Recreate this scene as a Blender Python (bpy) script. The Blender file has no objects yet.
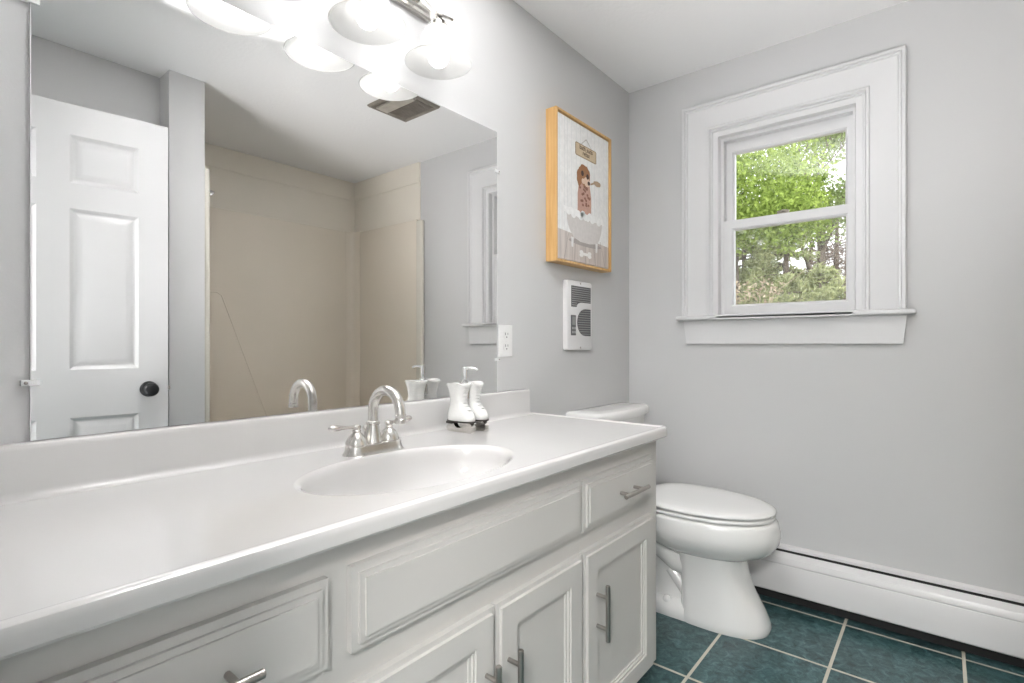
import bpy, bmesh, math, random
from mathutils import Vector, Matrix
import numpy as np

R = math.radians
C = bpy.context.scene.collection
random.seed(7)
SC = bpy.context.scene

# ------------------------------------------------------------------ camera
YAW = 0.687                      # heading above the +x axis (along the mirror wall)
cam_data = bpy.data.cameras.new('camera')
cam = bpy.data.objects.new('camera', cam_data)
C.objects.link(cam)
cam.location = (0.0, -1.18, 1.0347)
cam.rotation_euler = (R(90), 0, YAW - R(90))
cam_data.sensor_fit = 'HORIZONTAL'
cam_data.sensor_width = 36.0
cam_data.lens = 524.918 / 1024 * 36.0
cam_data.shift_y = (344.014 - 341.5) / 1024
cam_data.clip_start = 0.01
cam_data.clip_end = 200
SC.camera = cam

# ------------------------------------------------------------------ world (bright overcast sky)
W = bpy.data.worlds.new('sky')
SC.world = W
W.use_nodes = True
wn = W.node_tree
wn.nodes['Background'].inputs['Color'].default_value = (0.95, 0.975, 1.0, 1)
wn.nodes['Background'].inputs['Strength'].default_value = 1.2

# ------------------------------------------------------------------ exposure
SC.view_settings.view_transform = 'Standard'
SC.view_settings.look = 'None'
SC.view_settings.exposure = 1.54
SC.view_settings.gamma = 1.0
SC.view_settings.use_curve_mapping = False
BULB = 2.2                       # radiance of each lamp bulb

# unseen fill light added in the hall, shining in through the open doorway
hl = bpy.data.lights.new('hall_fill_light', 'AREA')
hl.shape = 'DISK'
hl.size = 0.5
hl.energy = 27
hl.color = (1.0, 0.985, 0.97)
hlo = bpy.data.objects.new('hall_fill_light', hl)
C.objects.link(hlo)
hlo.location = (-0.95, -1.50, 1.95)
# two unseen fill spots added by the doorway, bounced off the ceiling
def fill_spot(name, loc, aim, energy, deg, blend, rad):
    l = bpy.data.lights.new(name, 'SPOT')
    l.energy = energy; l.spot_size = R(deg); l.spot_blend = blend; l.shadow_soft_size = rad; l.color = (1.0, 0.985, 0.985)
    o = bpy.data.objects.new(name, l); C.objects.link(o)
    o.location = loc
    o.rotation_euler = (Vector(aim) - Vector(loc)).to_track_quat('-Z', 'Y').to_euler()
fill_spot('near_bounce_fill', (0.07, -1.15, 1.42), (0.80, -0.60, 2.256), 400, 34, 0.7, 0.05)
fill_spot('far_bounce_fill', (0.06, -0.92, 0.55), (1.90, -1.10, 2.256), 52, 58, 1.0, 0.35)

# ------------------------------------------------------------------ materials
def mat(name, col, rough=0.5, metal=0.0, bump=0.0, bscale=200.0, coat=0.0, spec=0.5, var=0.0, vscale=3.0, sss=0.0):
    m = bpy.data.materials.new(name)
    m.use_nodes = True
    nt = m.node_tree
    b = nt.nodes['Principled BSDF']
    b.inputs['Base Color'].default_value = (*col, 1)
    b.inputs['Roughness'].default_value = rough
    b.inputs['Metallic'].default_value = metal
    b.inputs['Specular IOR Level'].default_value = spec
    if coat:
        b.inputs['Coat Weight'].default_value = coat
        b.inputs['Coat Roughness'].default_value = 0.04
    if bump or var:
        tc = nt.nodes.new('ShaderNodeTexCoord')
    if bump:
        n = nt.nodes.new('ShaderNodeTexNoise')
        n.inputs['Scale'].default_value = bscale
        n.inputs['Detail'].default_value = 3
        nt.links.new(tc.outputs['Object'], n.inputs['Vector'])
        bp = nt.nodes.new('ShaderNodeBump')
        bp.inputs['Strength'].default_value = bump
        bp.inputs['Distance'].default_value = 0.002
        nt.links.new(n.outputs['Fac'], bp.inputs['Height'])
        nt.links.new(bp.outputs['Normal'], b.inputs['Normal'])
    if var:
        n2 = nt.nodes.new('ShaderNodeTexNoise')
        n2.inputs['Scale'].default_value = vscale
        n2.inputs['Detail'].default_value = 4
        nt.links.new(tc.outputs['Object'], n2.inputs['Vector'])
        rp = nt.nodes.new('ShaderNodeValToRGB')
        rp.color_ramp.elements[0].position = 0.3
        rp.color_ramp.elements[1].position = 0.7
        rp.color_ramp.elements[0].color = (*[c * (1 - var) for c in col], 1)
        rp.color_ramp.elements[1].color = (*[min(1, c * (1 + var)) for c in col], 1)
        nt.links.new(n2.outputs['Fac'], rp.inputs['Fac'])
        nt.links.new(rp.outputs['Color'], b.inputs['Base Color'])
    return m

M = {}
M['wall'] = mat('wall_paint', (0.615, 0.616, 0.618), 0.6, bump=0.12, bscale=260)
M['ceiling'] = mat('ceiling_paint', (0.905, 0.905, 0.905), 0.75, bump=0.5, bscale=60)
M['trim'] = mat('trim_paint', (0.70, 0.70, 0.705), 0.35)
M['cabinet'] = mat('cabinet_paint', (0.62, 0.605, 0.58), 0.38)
M['marble'] = mat('cultured_marble', (0.69, 0.68, 0.67), 0.12, coat=0.4, spec=0.5, var=0.012, vscale=5)
M['porcelain'] = mat('porcelain', (0.84, 0.84, 0.825), 0.1, coat=0.5)
M['plastic'] = mat('white_plastic', (0.84, 0.84, 0.83), 0.3)
M['seat'] = mat('seat_plastic', (0.85, 0.85, 0.84), 0.22)
M['nickel'] = mat('brushed_nickel', (0.66, 0.64, 0.61), 0.26, 1.0, bump=0.03, bscale=400)
M['pull'] = mat('satin_nickel', (0.40, 0.375, 0.35), 0.32, 1.0, bump=0.04, bscale=400)
M['chrome'] = mat('chrome', (0.8, 0.8, 0.8), 0.08, 1.0)
M['black'] = mat('black_metal', (0.02, 0.02, 0.022), 0.3, 0.3)
M['dark'] = mat('gap_shade', (0.03, 0.03, 0.03), 0.8)
M['cream'] = mat('cream_fibreglass', (0.84, 0.77, 0.665), 0.16, coat=0.3, var=0.02, vscale=2)
M['creamwall'] = mat('cream_tileboard', (0.84, 0.79, 0.70), 0.4, var=0.02, vscale=3)
M['cream_edge'] = mat('cream_edge', (0.76, 0.73, 0.65), 0.2, coat=0.3)
M['vent'] = mat('vent_metal', (0.33, 0.30, 0.265), 0.45, 0.6, var=0.18, vscale=14)
M['ventlite'] = mat('vent_plate', (0.52, 0.49, 0.44), 0.35, 0.4, var=0.12, vscale=20)
M['heater'] = mat('heater_enamel', (0.76, 0.755, 0.755), 0.3)
M['grille'] = mat('heater_grille', (0.10, 0.10, 0.105), 0.5)
M['slat'] = mat('heater_slat', (0.36, 0.36, 0.36), 0.5)
M['oak'] = None
M['ceramic'] = mat('white_ceramic', (0.83, 0.83, 0.81), 0.2, coat=0.4, bump=0.6, bscale=120)
M['sole'] = mat('dark_sole', (0.05, 0.045, 0.04), 0.35, 0.5)
M['bark'] = mat('bark', (0.16, 0.125, 0.10), 0.9, bump=1.0, bscale=30, var=0.35, vscale=18)
M['ground'] = mat('leaf_litter', (0.22, 0.17, 0.11), 0.95, var=0.3, vscale=2)
M['soil'] = mat('subfloor', (0.3, 0.28, 0.25), 0.9)

def wood(name, c1, c2, scale, axis):
    m = mat(name, c1, 0.42)
    nt = m.node_tree; b = nt.nodes['Principled BSDF']
    tc = nt.nodes.new('ShaderNodeTexCoord'); mp = nt.nodes.new('ShaderNodeMapping')
    mp.inputs['Scale'].default_value = [scale * (0.06 if i == axis else 1) for i in range(3)]
    n = nt.nodes.new('ShaderNodeTexNoise'); n.inputs['Scale'].default_value = 1.0; n.inputs['Detail'].default_value = 5
    r = nt.nodes.new('ShaderNodeValToRGB')
    r.color_ramp.elements[0].position = 0.35; r.color_ramp.elements[1].position = 0.65
    r.color_ramp.elements[0].color = (*c1, 1); r.color_ramp.elements[1].color = (*c2, 1)
    nt.links.new(tc.outputs['Object'], mp.inputs['Vector']); nt.links.new(mp.outputs['Vector'], n.inputs['Vector'])
    nt.links.new(n.outputs['Fac'], r.inputs['Fac']); nt.links.new(r.outputs['Color'], b.inputs['Base Color'])
    return m
M['oak'] = wood('honey_oak', (0.62, 0.36, 0.13), (0.74, 0.47, 0.20), 90, 2)
M['oak_dark'] = mat('frame_lip', (0.10, 0.06, 0.03), 0.5)
M['plank'] = wood('print_plank', (0.50, 0.44, 0.41), (0.66, 0.60, 0.56), 60, 2)

def flat(name, col, rough=0.6):
    return mat(name, col, rough, var=0.06, vscale=60)

# mirror glass
m = bpy.data.materials.new('mirror_silver'); m.use_nodes = True
nt = m.node_tree; nt.nodes.clear()
o = nt.nodes.new('ShaderNodeOutputMaterial'); g = nt.nodes.new('ShaderNodeBsdfGlossy')
g.inputs['Color'].default_value = (0.86, 0.86, 0.855, 1); g.inputs['Roughness'].default_value = 0.0
nt.links.new(g.outputs[0], o.inputs[0]); M['mirror'] = m

# window pane: thin clear glass
m = bpy.data.materials.new('clear_pane'); m.use_nodes = True
nt = m.node_tree; nt.nodes.clear()
o = nt.nodes.new('ShaderNodeOutputMaterial'); mx = nt.nodes.new('ShaderNodeMixShader')
t = nt.nodes.new('ShaderNodeBsdfTransparent'); g = nt.nodes.new('ShaderNodeBsdfGlossy')
g.inputs['Roughness'].default_value = 0.0
fr = nt.nodes.new('ShaderNodeFresnel'); fr.inputs['IOR'].default_value = 1.32
t.inputs['Color'].default_value = (0.97, 0.98, 0.97, 1)
nt.links.new(fr.outputs[0], mx.inputs[0]); nt.links.new(t.outputs[0], mx.inputs[1]); nt.links.new(g.outputs[0], mx.inputs[2])
nt.links.new(mx.outputs[0], o.inputs[0]); M['pane'] = m

# insect screen: fine grey mesh seen as a veil
m = bpy.data.materials.new('insect_screen'); m.use_nodes = True
nt = m.node_tree; nt.nodes.clear()
o = nt.nodes.new('ShaderNodeOutputMaterial'); mx = nt.nodes.new('ShaderNodeMixShader'); mx.inputs[0].default_value = 0.10
t = nt.nodes.new('ShaderNodeBsdfTransparent'); d = nt.nodes.new('ShaderNodeBsdfDiffuse')
d.inputs['Color'].default_value = (0.5, 0.5, 0.5, 1)
nt.links.new(t.outputs[0], mx.inputs[1]); nt.links.new(d.outputs[0], mx.inputs[2]); nt.links.new(mx.outputs[0], o.inputs[0])
M['screen'] = m

# frosted glass shade
m = bpy.data.materials.new('frosted_glass'); m.use_nodes = True
nt = m.node_tree; nt.nodes.clear()
o = nt.nodes.new('ShaderNodeOutputMaterial')
t = nt.nodes.new('ShaderNodeBsdfTransparent'); t.inputs['Color'].default_value = (0.95, 0.95, 0.95, 1)
tr = nt.nodes.new('ShaderNodeBsdfTranslucent'); tr.inputs['Color'].default_value = (0.72, 0.72, 0.71, 1)
gl = nt.nodes.new('ShaderNodeBsdfGlossy'); gl.inputs['Roughness'].default_value = 0.15
df = nt.nodes.new('ShaderNodeBsdfDiffuse'); df.inputs['Color'].default_value = (0.80, 0.80, 0.79, 1)
m1 = nt.nodes.new('ShaderNodeMixShader'); m1.inputs[0].default_value = 0.35
m2 = nt.nodes.new('ShaderNodeMixShader'); m2.inputs[0].default_value = 0.30
m3 = nt.nodes.new('ShaderNodeMixShader'); m3.inputs[0].default_value = 0.04
nt.links.new(tr.outputs[0], m1.inputs[1]); nt.links.new(df.outputs[0], m1.inputs[2])
nt.links.new(m1.outputs[0], m2.inputs[1]); nt.links.new(t.outputs[0], m2.inputs[2])
nt.links.new(m2.outputs[0], m3.inputs[1]); nt.links.new(gl.outputs[0], m3.inputs[2])
nt.links.new(m3.outputs[0], o.inputs[0]); M['frost'] = m

# lamp bulb
m = bpy.data.materials.new('lit_bulb'); m.use_nodes = True
nt = m.node_tree; nt.nodes.clear()
o = nt.nodes.new('ShaderNodeOutputMaterial'); e = nt.nodes.new('ShaderNodeEmission')
e.inputs['Color'].default_value = (1.0, 0.98, 0.96, 1); e.inputs['Strength'].default_value = BULB
nt.links.new(e.outputs[0], o.inputs[0]); M['bulb'] = m

# clear plastic clips
M['clip'] = mat('clear_plastic', (0.85, 0.86, 0.86), 0.12, coat=0.5)

# leaves
def leafmat(name, c1, c2, tl=0.35):
    m = bpy.data.materials.new(name); m.use_nodes = True
    nt = m.node_tree; nt.nodes.clear()
    o = nt.nodes.new('ShaderNodeOutputMaterial')
    gi = nt.nodes.new('ShaderNodeTexCoord'); n = nt.nodes.new('ShaderNodeTexNoise')
    n.inputs['Scale'].default_value = 9.0; n.inputs['Detail'].default_value = 9; n.inputs['Roughness'].default_value = 0.8
    r = nt.nodes.new('ShaderNodeValToRGB')
    r.color_ramp.elements[0].position = 0.35; r.color_ramp.elements[1].position = 0.65
    r.color_ramp.elements[0].color = (*c1, 1); r.color_ramp.elements[1].color = (*c2, 1)
    d = nt.nodes.new('ShaderNodeBsdfDiffuse'); t = nt.nodes.new('ShaderNodeBsdfTranslucent'); mx = nt.nodes.new('ShaderNodeMixShader')
    mx.inputs[0].default_value = tl
    nt.links.new(gi.outputs['Object'], n.inputs['Vector']); nt.links.new(n.outputs['Fac'], r.inputs['Fac'])
    nt.links.new(r.outputs['Color'], d.inputs['Color']); nt.links.new(r.outputs['Color'], t.inputs['Color'])
    nt.links.new(d.outputs[0], mx.inputs[1]); nt.links.new(t.outputs[0], mx.inputs[2]); nt.links.new(mx.outputs[0], o.inputs[0])
    return m
M['leaf'] = leafmat('bright_leaf', (0.06, 0.11, 0.02), (0.52, 0.64, 0.17), 0.3)
M['leaf2'] = leafmat('olive_leaf', (0.13, 0.18, 0.07), (0.44, 0.52, 0.24), 0.25)
M['needle'] = leafmat('needle', (0.13, 0.16, 0.07), (0.66, 0.68, 0.36), 0.2)
M['twig'] = leafmat('dry_twig', (0.26, 0.19, 0.14), (0.72, 0.60, 0.45), 0.1)
M['needle_brown'] = leafmat('brown_needle', (0.12, 0.09, 0.08), (0.34, 0.26, 0.22), 0.1)

# teal tiles with cream grout
TILE = 0.3336; GX = 2.2734; GY = -0.5668; GROUT = 0.0095
def tile_mat():
    m = mat('teal_tile', (0.05, 0.12, 0.13), 0.3)
    nt = m.node_tree; b = nt.nodes['Principled BSDF']; L = nt.links
    geo = nt.nodes.new('ShaderNodeNewGeometry'); sep = nt.nodes.new('ShaderNodeSeparateXYZ')
    L.new(geo.outputs['Position'], sep.inputs[0])
    def math_(op, a, bb=None):
        n = nt.nodes.new('ShaderNodeMath'); n.operation = op
        for i, v in enumerate((a, bb)):
            if v is None: continue
            if isinstance(v, (int, float)): n.inputs[i].default_value = v
            else: L.new(v, n.inputs[i])
        return n.outputs[0]
    def dist(sock, off):
        u = math_('ADD', math_('SUBTRACT', sock, off), 0.5 * TILE)
        u = math_('SUBTRACT', math_('FLOORED_MODULO', u, TILE), 0.5 * TILE)
        return math_('ABSOLUTE', u)
    d = math_('MINIMUM', dist(sep.outputs[0], GX), dist(sep.outputs[1], GY))
    g = math_('LESS_THAN', d, GROUT * 0.5)
    n1 = nt.nodes.new('ShaderNodeTexNoise'); n1.inputs['Scale'].default_value = 32; n1.inputs['Detail'].default_value = 8
    n1.inputs['Roughness'].default_value = 0.7; n1.inputs['Distortion'].default_value = 0.9
    L.new(geo.outputs['Position'], n1.inputs['Vector'])
    r1 = nt.nodes.new('ShaderNodeValToRGB'); cr = r1.color_ramp
    cr.elements[0].position = 0.30; cr.elements[0].color = (0.009, 0.026, 0.031, 1)
    cr.elements[1].position = 0.72; cr.elements[1].color = (0.125, 0.215, 0.215, 1)
    e = cr.elements.new(0.46); e.color = (0.036, 0.084, 0.090, 1)
    e = cr.elements.new(0.56); e.color = (0.060, 0.128, 0.132, 1)
    L.new(n1.outputs['Fac'], r1.inputs['Fac'])
    n2 = nt.nodes.new('ShaderNodeTexNoise'); n2.inputs['Scale'].default_value = 4.5; n2.inputs['Detail'].default_value = 2
    L.new(geo.outputs['Position'], n2.inputs['Vector'])
    hs = nt.nodes.new('ShaderNodeHueSaturation')
    L.new(r1.outputs['Color'], hs.inputs['Color'])
    L.new(math_('ADD', math_('MULTIPLY', n2.outputs['Fac'], 1.0), 0.55), hs.inputs['Value'])
    mx = nt.nodes.new('ShaderNodeMixRGB'); L.new(g, mx.inputs['Fac'])
    L.new(hs.outputs['Color'], mx.inputs['Color1']); mx.inputs['Color2'].default_value = (0.62, 0.59, 0.50, 1)
    L.new(mx.outputs[0], b.inputs['Base Color'])
    ro = math_('ADD', math_('MULTIPLY', g, 0.5), 0.30)
    L.new(ro, b.inputs['Roughness'])
    hgt = math_('SUBTRACT', math_('MULTIPLY', n1.outputs['Fac'], 0.6), g)
    bp = nt.nodes.new('ShaderNodeBump'); bp.inputs['Strength'].default_value = 0.45; bp.inputs['Distance'].default_value = 0.003
    L.new(hgt, bp.inputs['Height']); L.new(bp.outputs['Normal'], b.inputs['Normal'])
    return m
M['tile'] = tile_mat()

# ------------------------------------------------------------------ mesh helpers
class MB:
    def __init__(s): s.bm = bmesh.new()
    def box(s, x0, x1, y0, y1, z0, z1, bev=0.0, seg=2):
        vs = [s.bm.verts.new(p) for p in ((x0,y0,z0),(x1,y0,z0),(x1,y1,z0),(x0,y1,z0),(x0,y0,z1),(x1,y0,z1),(x1,y1,z1),(x0,y1,z1))]
        fs = [s.bm.faces.new([vs[i] for i in f]) for f in ((3,2,1,0),(4,5,6,7),(0,1,5,4),(1,2,6,5),(2,3,7,6),(3,0,4,7))]
        if bev:
            es = list({e for f in fs for e in f.edges})
            bmesh.ops.bevel(s.bm, geom=es, offset=bev, segments=seg, profile=0.5, affect='EDGES')
        return s
    def loops(s, rings, cap0=True, cap1=True, closed=True):
        """skin a list of equal-length point rings"""
        V = [[s.bm.verts.new(p) for p in r] for r in rings]
        n = len(V[0])
        for a, b in zip(V[:-1], V[1:]):
            for i in range(n if closed else n - 1):
                j = (i + 1) % n
                try: s.bm.faces.new((a[i], a[j], b[j], b[i]))
                except ValueError: pass
        if cap0: s.bm.faces.new(V[0][::-1])
        if cap1: s.bm.faces.new(V[-1])
        return s
    def tube(s, pts, rad, n=16, cap=True, flat=1.0):
        pts = [Vector(p) for p in pts]
        rr = rad if isinstance(rad, (list, tuple)) else [rad] * len(pts)
        tang = []
        for i in range(len(pts)):
            a = pts[max(i - 1, 0)]; b = pts[min(i + 1, len(pts) - 1)]
            tang.append((b - a).normalized())
        up = Vector((0, 0, 1)) if abs(tang[0].z) < 0.9 else Vector((1, 0, 0))
        u = tang[0].cross(up).normalized()
        rings = []
        for p, t, r in zip(pts, tang, rr):
            u = (u - t * u.dot(t)).normalized(); v = t.cross(u)
            rings.append([p + (u * math.cos(2*math.pi*k/n) + v * math.sin(2*math.pi*k/n) * flat) * r for k in range(n)])
        return s.loops(rings, cap, cap)
    def lathe(s, prof, c=(0,0,0), n=32, axis=(0,0,1), cap0=True, cap1=True):
        ax = Vector(axis).normalized(); c = Vector(c)
        u = ax.orthogonal().normalized(); v = ax.cross(u)
        rings = [[c + ax*h + (u*math.cos(2*math.pi*k/n) + v*math.sin(2*math.pi*k/n))*max(r,1e-5) for k in range(n)] for r, h in prof]
        return s.loops(rings, cap0, cap1)
    def rect(s, a0, a1, b0, b1, rings, f, cap=True, back=True):
        """nested rectangles: rings of (inset, height); f maps (a, b, h) to a point"""
        L = []
        for d, h in rings:
            L.append([f(a0+d, b0+d, h), f(a1-d, b0+d, h), f(a1-d, b1-d, h), f(a0+d, b1-d, h)])
        return s.loops(L, back, cap)
    def poly(s, pts, f, h0, h1):
        """extrude polygon (a, b) from h0 to h1"""
        return s.loops([[f(a, b, h0) for a, b in pts], [f(a, b, h1) for a, b in pts]])
    def ball(s, c, r, n=16, sc=(1,1,1)):
        prof = [(r*math.sin(math.pi*i/(n//2+2)), -r*math.cos(math.pi*i/(n//2+2))) for i in range(n//2+3)]
        c = Vector(c)
        rings = [[c + Vector((max(q,1e-5)*math.cos(2*math.pi*k/n)*sc[0], max(q,1e-5)*math.sin(2*math.pi*k/n)*sc[1], h*sc[2])) for k in range(n)] for q, h in prof]
        return s.loops(rings)
    def build(s, name, m, parent=None, smooth=None, loc=None):
        bmesh.ops.remove_doubles(s.bm, verts=s.bm.verts, dist=1e-6)
        bmesh.ops.recalc_face_normals(s.bm, faces=s.bm.faces)
        me = bpy.data.meshes.new(name)
        s.bm.to_mesh(me); s.bm.free()
        me.materials.append(m)
        ob = bpy.data.objects.new(name, me); C.objects.link(ob)
        if parent is not None:
            ob.parent = parent
            pw = parent
            off = Vector((0, 0, 0))
            while pw is not None:
                off += pw.location; pw = pw.parent
            ob.location = -off            # mesh data is in world space
        if smooth is not None:
            me.shade_auto = None if False else None
            for p in me.polygons: p.use_smooth = True
            try: me.set_sharp_from_angle(angle=R(smooth))
            except Exception: pass
        return ob
# meshes carry world coordinates: a parented object is shifted back by its parents' offset
def _build(s, name, m, parent=None, smooth=None):
    bmesh.ops.remove_doubles(s.bm, verts=s.bm.verts, dist=1e-6)
    bmesh.ops.recalc_face_normals(s.bm, faces=s.bm.faces)
    off = Vector((0, 0, 0)); p = parent
    while p is not None:
        off += p.location; p = p.parent
    base = Vector((0, 0, 0))
    if len(s.bm.verts):
        xs = [v.co.x for v in s.bm.verts]; ys = [v.co.y for v in s.bm.verts]; zs = [v.co.z for v in s.bm.verts]
        base = Vector(((min(xs)+max(xs))/2, (min(ys)+max(ys))/2, min(zs)))
    for v in s.bm.verts: v.co -= base
    me = bpy.data.meshes.new(name); s.bm.to_mesh(me); s.bm.free()
    me.materials.append(m)
    ob = bpy.data.objects.new(name, me); C.objects.link(ob)
    ob.location = base - off
    if parent is not None: ob.parent = parent
    if smooth is not None:
        me.polygons.foreach_set('use_smooth', [True] * len(me.polygons))
        me.set_sharp_from_angle(angle=R(smooth))
    return ob
MB.build = _build

def thing(name, loc, label, cat, group=None):
    o = bpy.data.objects.new(name, None); C.objects.link(o)
    o.location = loc; o.empty_display_size = 0.05
    return tag(o, label, cat, group)
def tag(o, label, cat, group=None):
    o['label'] = label; o['category'] = cat
    if group: o['group'] = group
    return o
def struct(o):
    o['kind'] = 'structure'; return o
def stuff(o):
    o['kind'] = 'stuff'; return o

# mappings for things on a wall
def on_mirror_wall(y):           # a = x, b = z, h = distance out from the wall (towards -y)
    return lambda a, b, h: (a, y - h, b)
def on_window_wall(x):           # a = y, b = z, h = distance into the room (towards -x)
    return lambda a, b, h: (x - h, a, b)

# ------------------------------------------------------------------ room shell
LX = 2.339; ZC = 2.256
XL = 0.03                        # inner face of the doorway wall
Y2 = -1.61                       # nook wall behind the open door
YT = -2.30                       # far wall of the tub alcove
mb = MB(); mb.box(-1.6, LX + 0.2, -2.5, 0.15, -0.12, 0.0); struct(mb.build('floor', M['tile']))
mb = MB(); mb.box(-0.10, LX + 0.2, -2.5, 0.15, ZC, ZC + 0.1); struct(mb.build('ceiling', M['ceiling']))
mb = MB(); mb.box(-0.10, LX + 0.2, 0.0, 0.12, 0.0, ZC); struct(mb.build('wall_left', M['wall']))
# window wall with its opening
OY0, OY1, OZ0, OZ1 = -0.937, -0.416, 1.14, 1.950
mb = MB()
mb.box(LX, LX + 0.15, OY1, 0.0, 0.0, ZC); mb.box(LX, LX + 0.15, -2.5, OY0, 0.0, ZC)
mb.box(LX, LX + 0.15, OY0, OY1, 0.0, OZ0); mb.box(LX, LX + 0.15, OY0, OY1, OZ1, ZC)
struct(mb.build('wall_front', M['wall']))
# doorway wall behind the camera
mb = MB()
mb.box(XL - 0.12, XL, -0.80, 0.0, 0.0, ZC); mb.box(XL - 0.12, XL, -2.5, -1.575, 0.0, ZC)
mb.box(XL - 0.12, XL, -1.575, -0.80, 2.02, ZC)
struct(mb.build('wall_back', M['wall']))
# the hall outside the doorway
mb = MB()
mb.box(-1.62, -1.52, -2.5, 0.15, 0.0, ZC); mb.box(-1.52, XL - 0.12, -2.5, -2.4, 0.0, ZC); mb.box(-1.52, -0.10, 0.05, 0.15, 0.0, ZC)
struct(mb.build('wall_hall', M['wall']))
mb = MB(); mb.box(-1.62, -0.101, -2.5, 0.15, ZC, ZC + 0.1); struct(mb.build('ceiling_hall', M['ceiling']))
# nook wall, alcove partition and far alcove wall
mb = MB(); mb.box(XL, 0.838, Y2 - 0.1, Y2, 0.0, ZC); struct(mb.build('wall_nook', M['wall']))
mb = MB(); mb.box(0.838, 0.984, YT - 0.1, -1.492, 0.0, ZC); struct(mb.build('wall_partition', M['wall']))
mb = MB(); mb.box(0.984, LX, YT - 0.1, YT, 0.0, ZC); struct(mb.build('wall_right', M['creamwall']))

# cream board lining above the tub surround, with a band under the ceiling
mb = MB()
mb.box(0.984, 0.990, YT, -1.545, 1.83, ZC)
mb.box(0.990, LX - 0.006, YT, YT + 0.006, 1.83, ZC)
mb.box(LX - 0.006, LX, YT, -1.545, 1.83, ZC)
struct(mb.build('trim_1', M['creamwall']))
mb = MB()
mb.box(0.990, 0.998, YT + 0.006, -1.545, 2.12, ZC, 0.002)
mb.box(0.990, LX - 0.006, YT + 0.006, YT + 0.014, 2.12, ZC, 0.002)
mb.box(LX - 0.014, LX - 0.006, YT + 0.014, -1.545, 2.12, ZC, 0.002)
struct(mb.build('trim_2', M['creamwall']))

# ------------------------------------------------------------------ window
win = struct(bpy.data.objects.new('window_1', None)); C.objects.link(win); win.location = (LX, -0.6775, 1.158)
CY0, CY1, CZ0, CZ1 = -1.081, -0.272, 1.158, 2.089
def u_sweep(mb, prof, f):
    """profile of (inset, height) carried up, across and down around a window head"""
    rings = []
    for d, h in prof:
        rings.append([f(CY1 - d, CZ0, h), f(CY1 - d, CZ1 - d, h), f(CY0 + d, CZ1 - d, h), f(CY0 + d, CZ0, h)])
    V = [[mb.bm.verts.new(p) for p in r] for r in rings]
    for a, b in zip(V[:-1], V[1:]):
        for i in range(3): mb.bm.faces.new((a[i], a[i+1], b[i+1], b[i]))
    for i in (0, 3): mb.bm.faces.new([v[i] for v in V])
fw = on_window_wall(LX)
mb = MB()
u_sweep(mb, [(0,0),(0,0.027),(0.003,0.030),(0.012,0.030),(0.0145,0.026),(0.0155,0.022),(0.022,0.022),(0.0245,0.018),(0.028,0.0165),
             (0.107,0.0165),(0.108,0.021),(0.111,0.0235),(0.118,0.0235),(0.121,0.020),(0.123,0.012),(0.123,0.0)], fw)
mb.build('casing', M['trim'], win, 30)
# jamb lining stepping back to the sashes
mb = MB()
u_sweep(mb, [(0.121,0.004),(0.121,0.010),(0.128,0.010),(0.130,0.004),(0.152,0.004),(0.154,0.0),(0.154,-0.028),(0.166,-0.030),(0.166,-0.14),(0.150,-0.14),(0.150,0.0)], fw)
mb.build('jamb', M['trim'], win, 30)
mb = MB(); mb.box(LX - 0.052, LX + 0.10, -0.925, -0.430, 1.1405, 1.1585, 0.0)
mb.build('window_sill', M['trim'], win)
mb = MB(); mb.box(LX - 0.052, LX, CY0 - 0.028, CY1 + 0.020, 1.1400, 1.1590, 0.006, 3); mb.build('stool', M['trim'], win, 40)
mb = MB()
mb.loops([[(LX - h, y, z) for y, z in ((CY0 - 0.002, 1.1405), (CY1 - 0.004, 1.1405), (CY1 - 0.018, 1.036), (CY0 + 0.010, 1.036))] for h in (0.0, 0.018)])
mb.build('apron', M['trim'], win)
mb = MB()
mb.box(LX + 0.10, LX + 0.15, -0.925, -0.430, 1.14, 1.165); mb.build('outer_sill', M['trim'], win)
# sashes: (x0, x1, glass rect, outer rect)
def sash(name, x0, x1, oy0, oy1, oz0, oz1, gy0, gy1, gz0, gz1):
    mb = MB()
    bead = 0.008
    def ring(a0, a1, b0, b1, x): return [(x, a0, b0), (x, a1, b0), (x, a1, b1), (x, a0, b1)]
    mb.loops([ring(oy0, oy1, oz0, oz1, x1), ring(oy0, oy1, oz0, oz1, x0), ring(gy0 - bead, gy1 + bead, gz0 - bead, gz1 + bead, x0),
              ring(gy0, gy1, gz0, gz1, x0 + 0.008), ring(gy0, gy1, gz0, gz1, x1), ring(oy0, oy1, oz0, oz1, x1)], False, False)
    s = mb.build(name, M['trim'], win, 25)
    mb = MB(); xm = (x0 + x1) / 2 + 0.003
    mb.box(xm, xm + 0.0005, gy0 - 0.004, gy1 + 0.004, gz0 - 0.004, gz1 + 0.004); mb.build('pane', M['pane'], s)
    return s
up = sash('upper_sash', LX + 0.068, LX + 0.098, -0.915, -0.438, 1.545, 1.925, -0.886, -0.471, 1.578, 1.873)
lo = sash('lower_sash', LX + 0.034, LX + 0.064, -0.915, -0.438, 1.1586, 1.572, -0.892, -0.478, 1.206, 1.530)
mb = MB(); mb.box(LX + 0.036, LX + 0.066, -0.690, -0.650, 1.572, 1.578, 0.002); mb.tube([(LX + 0.05, -0.692, 1.581), (LX + 0.05, -0.67, 1.587), (LX + 0.05, -0.648, 1.581)], 0.006, 10)
mb.build('sash_lock', M['vent'], lo, 40)
mb = MB(); mb.box(LX + 0.112, LX + 0.1125, -0.915, -0.440, 1.165, 1.560); mb.build('insect_screen', M['screen'], win)
mb = MB()
for a in ((-0.915, -0.905, 1.165, 1.56), (-0.450, -0.440, 1.165, 1.56), (-0.915, -0.44, 1.165, 1.175), (-0.915, -0.44, 1.550, 1.560)):
    mb.box(LX + 0.106, LX + 0.118, *a)
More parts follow.
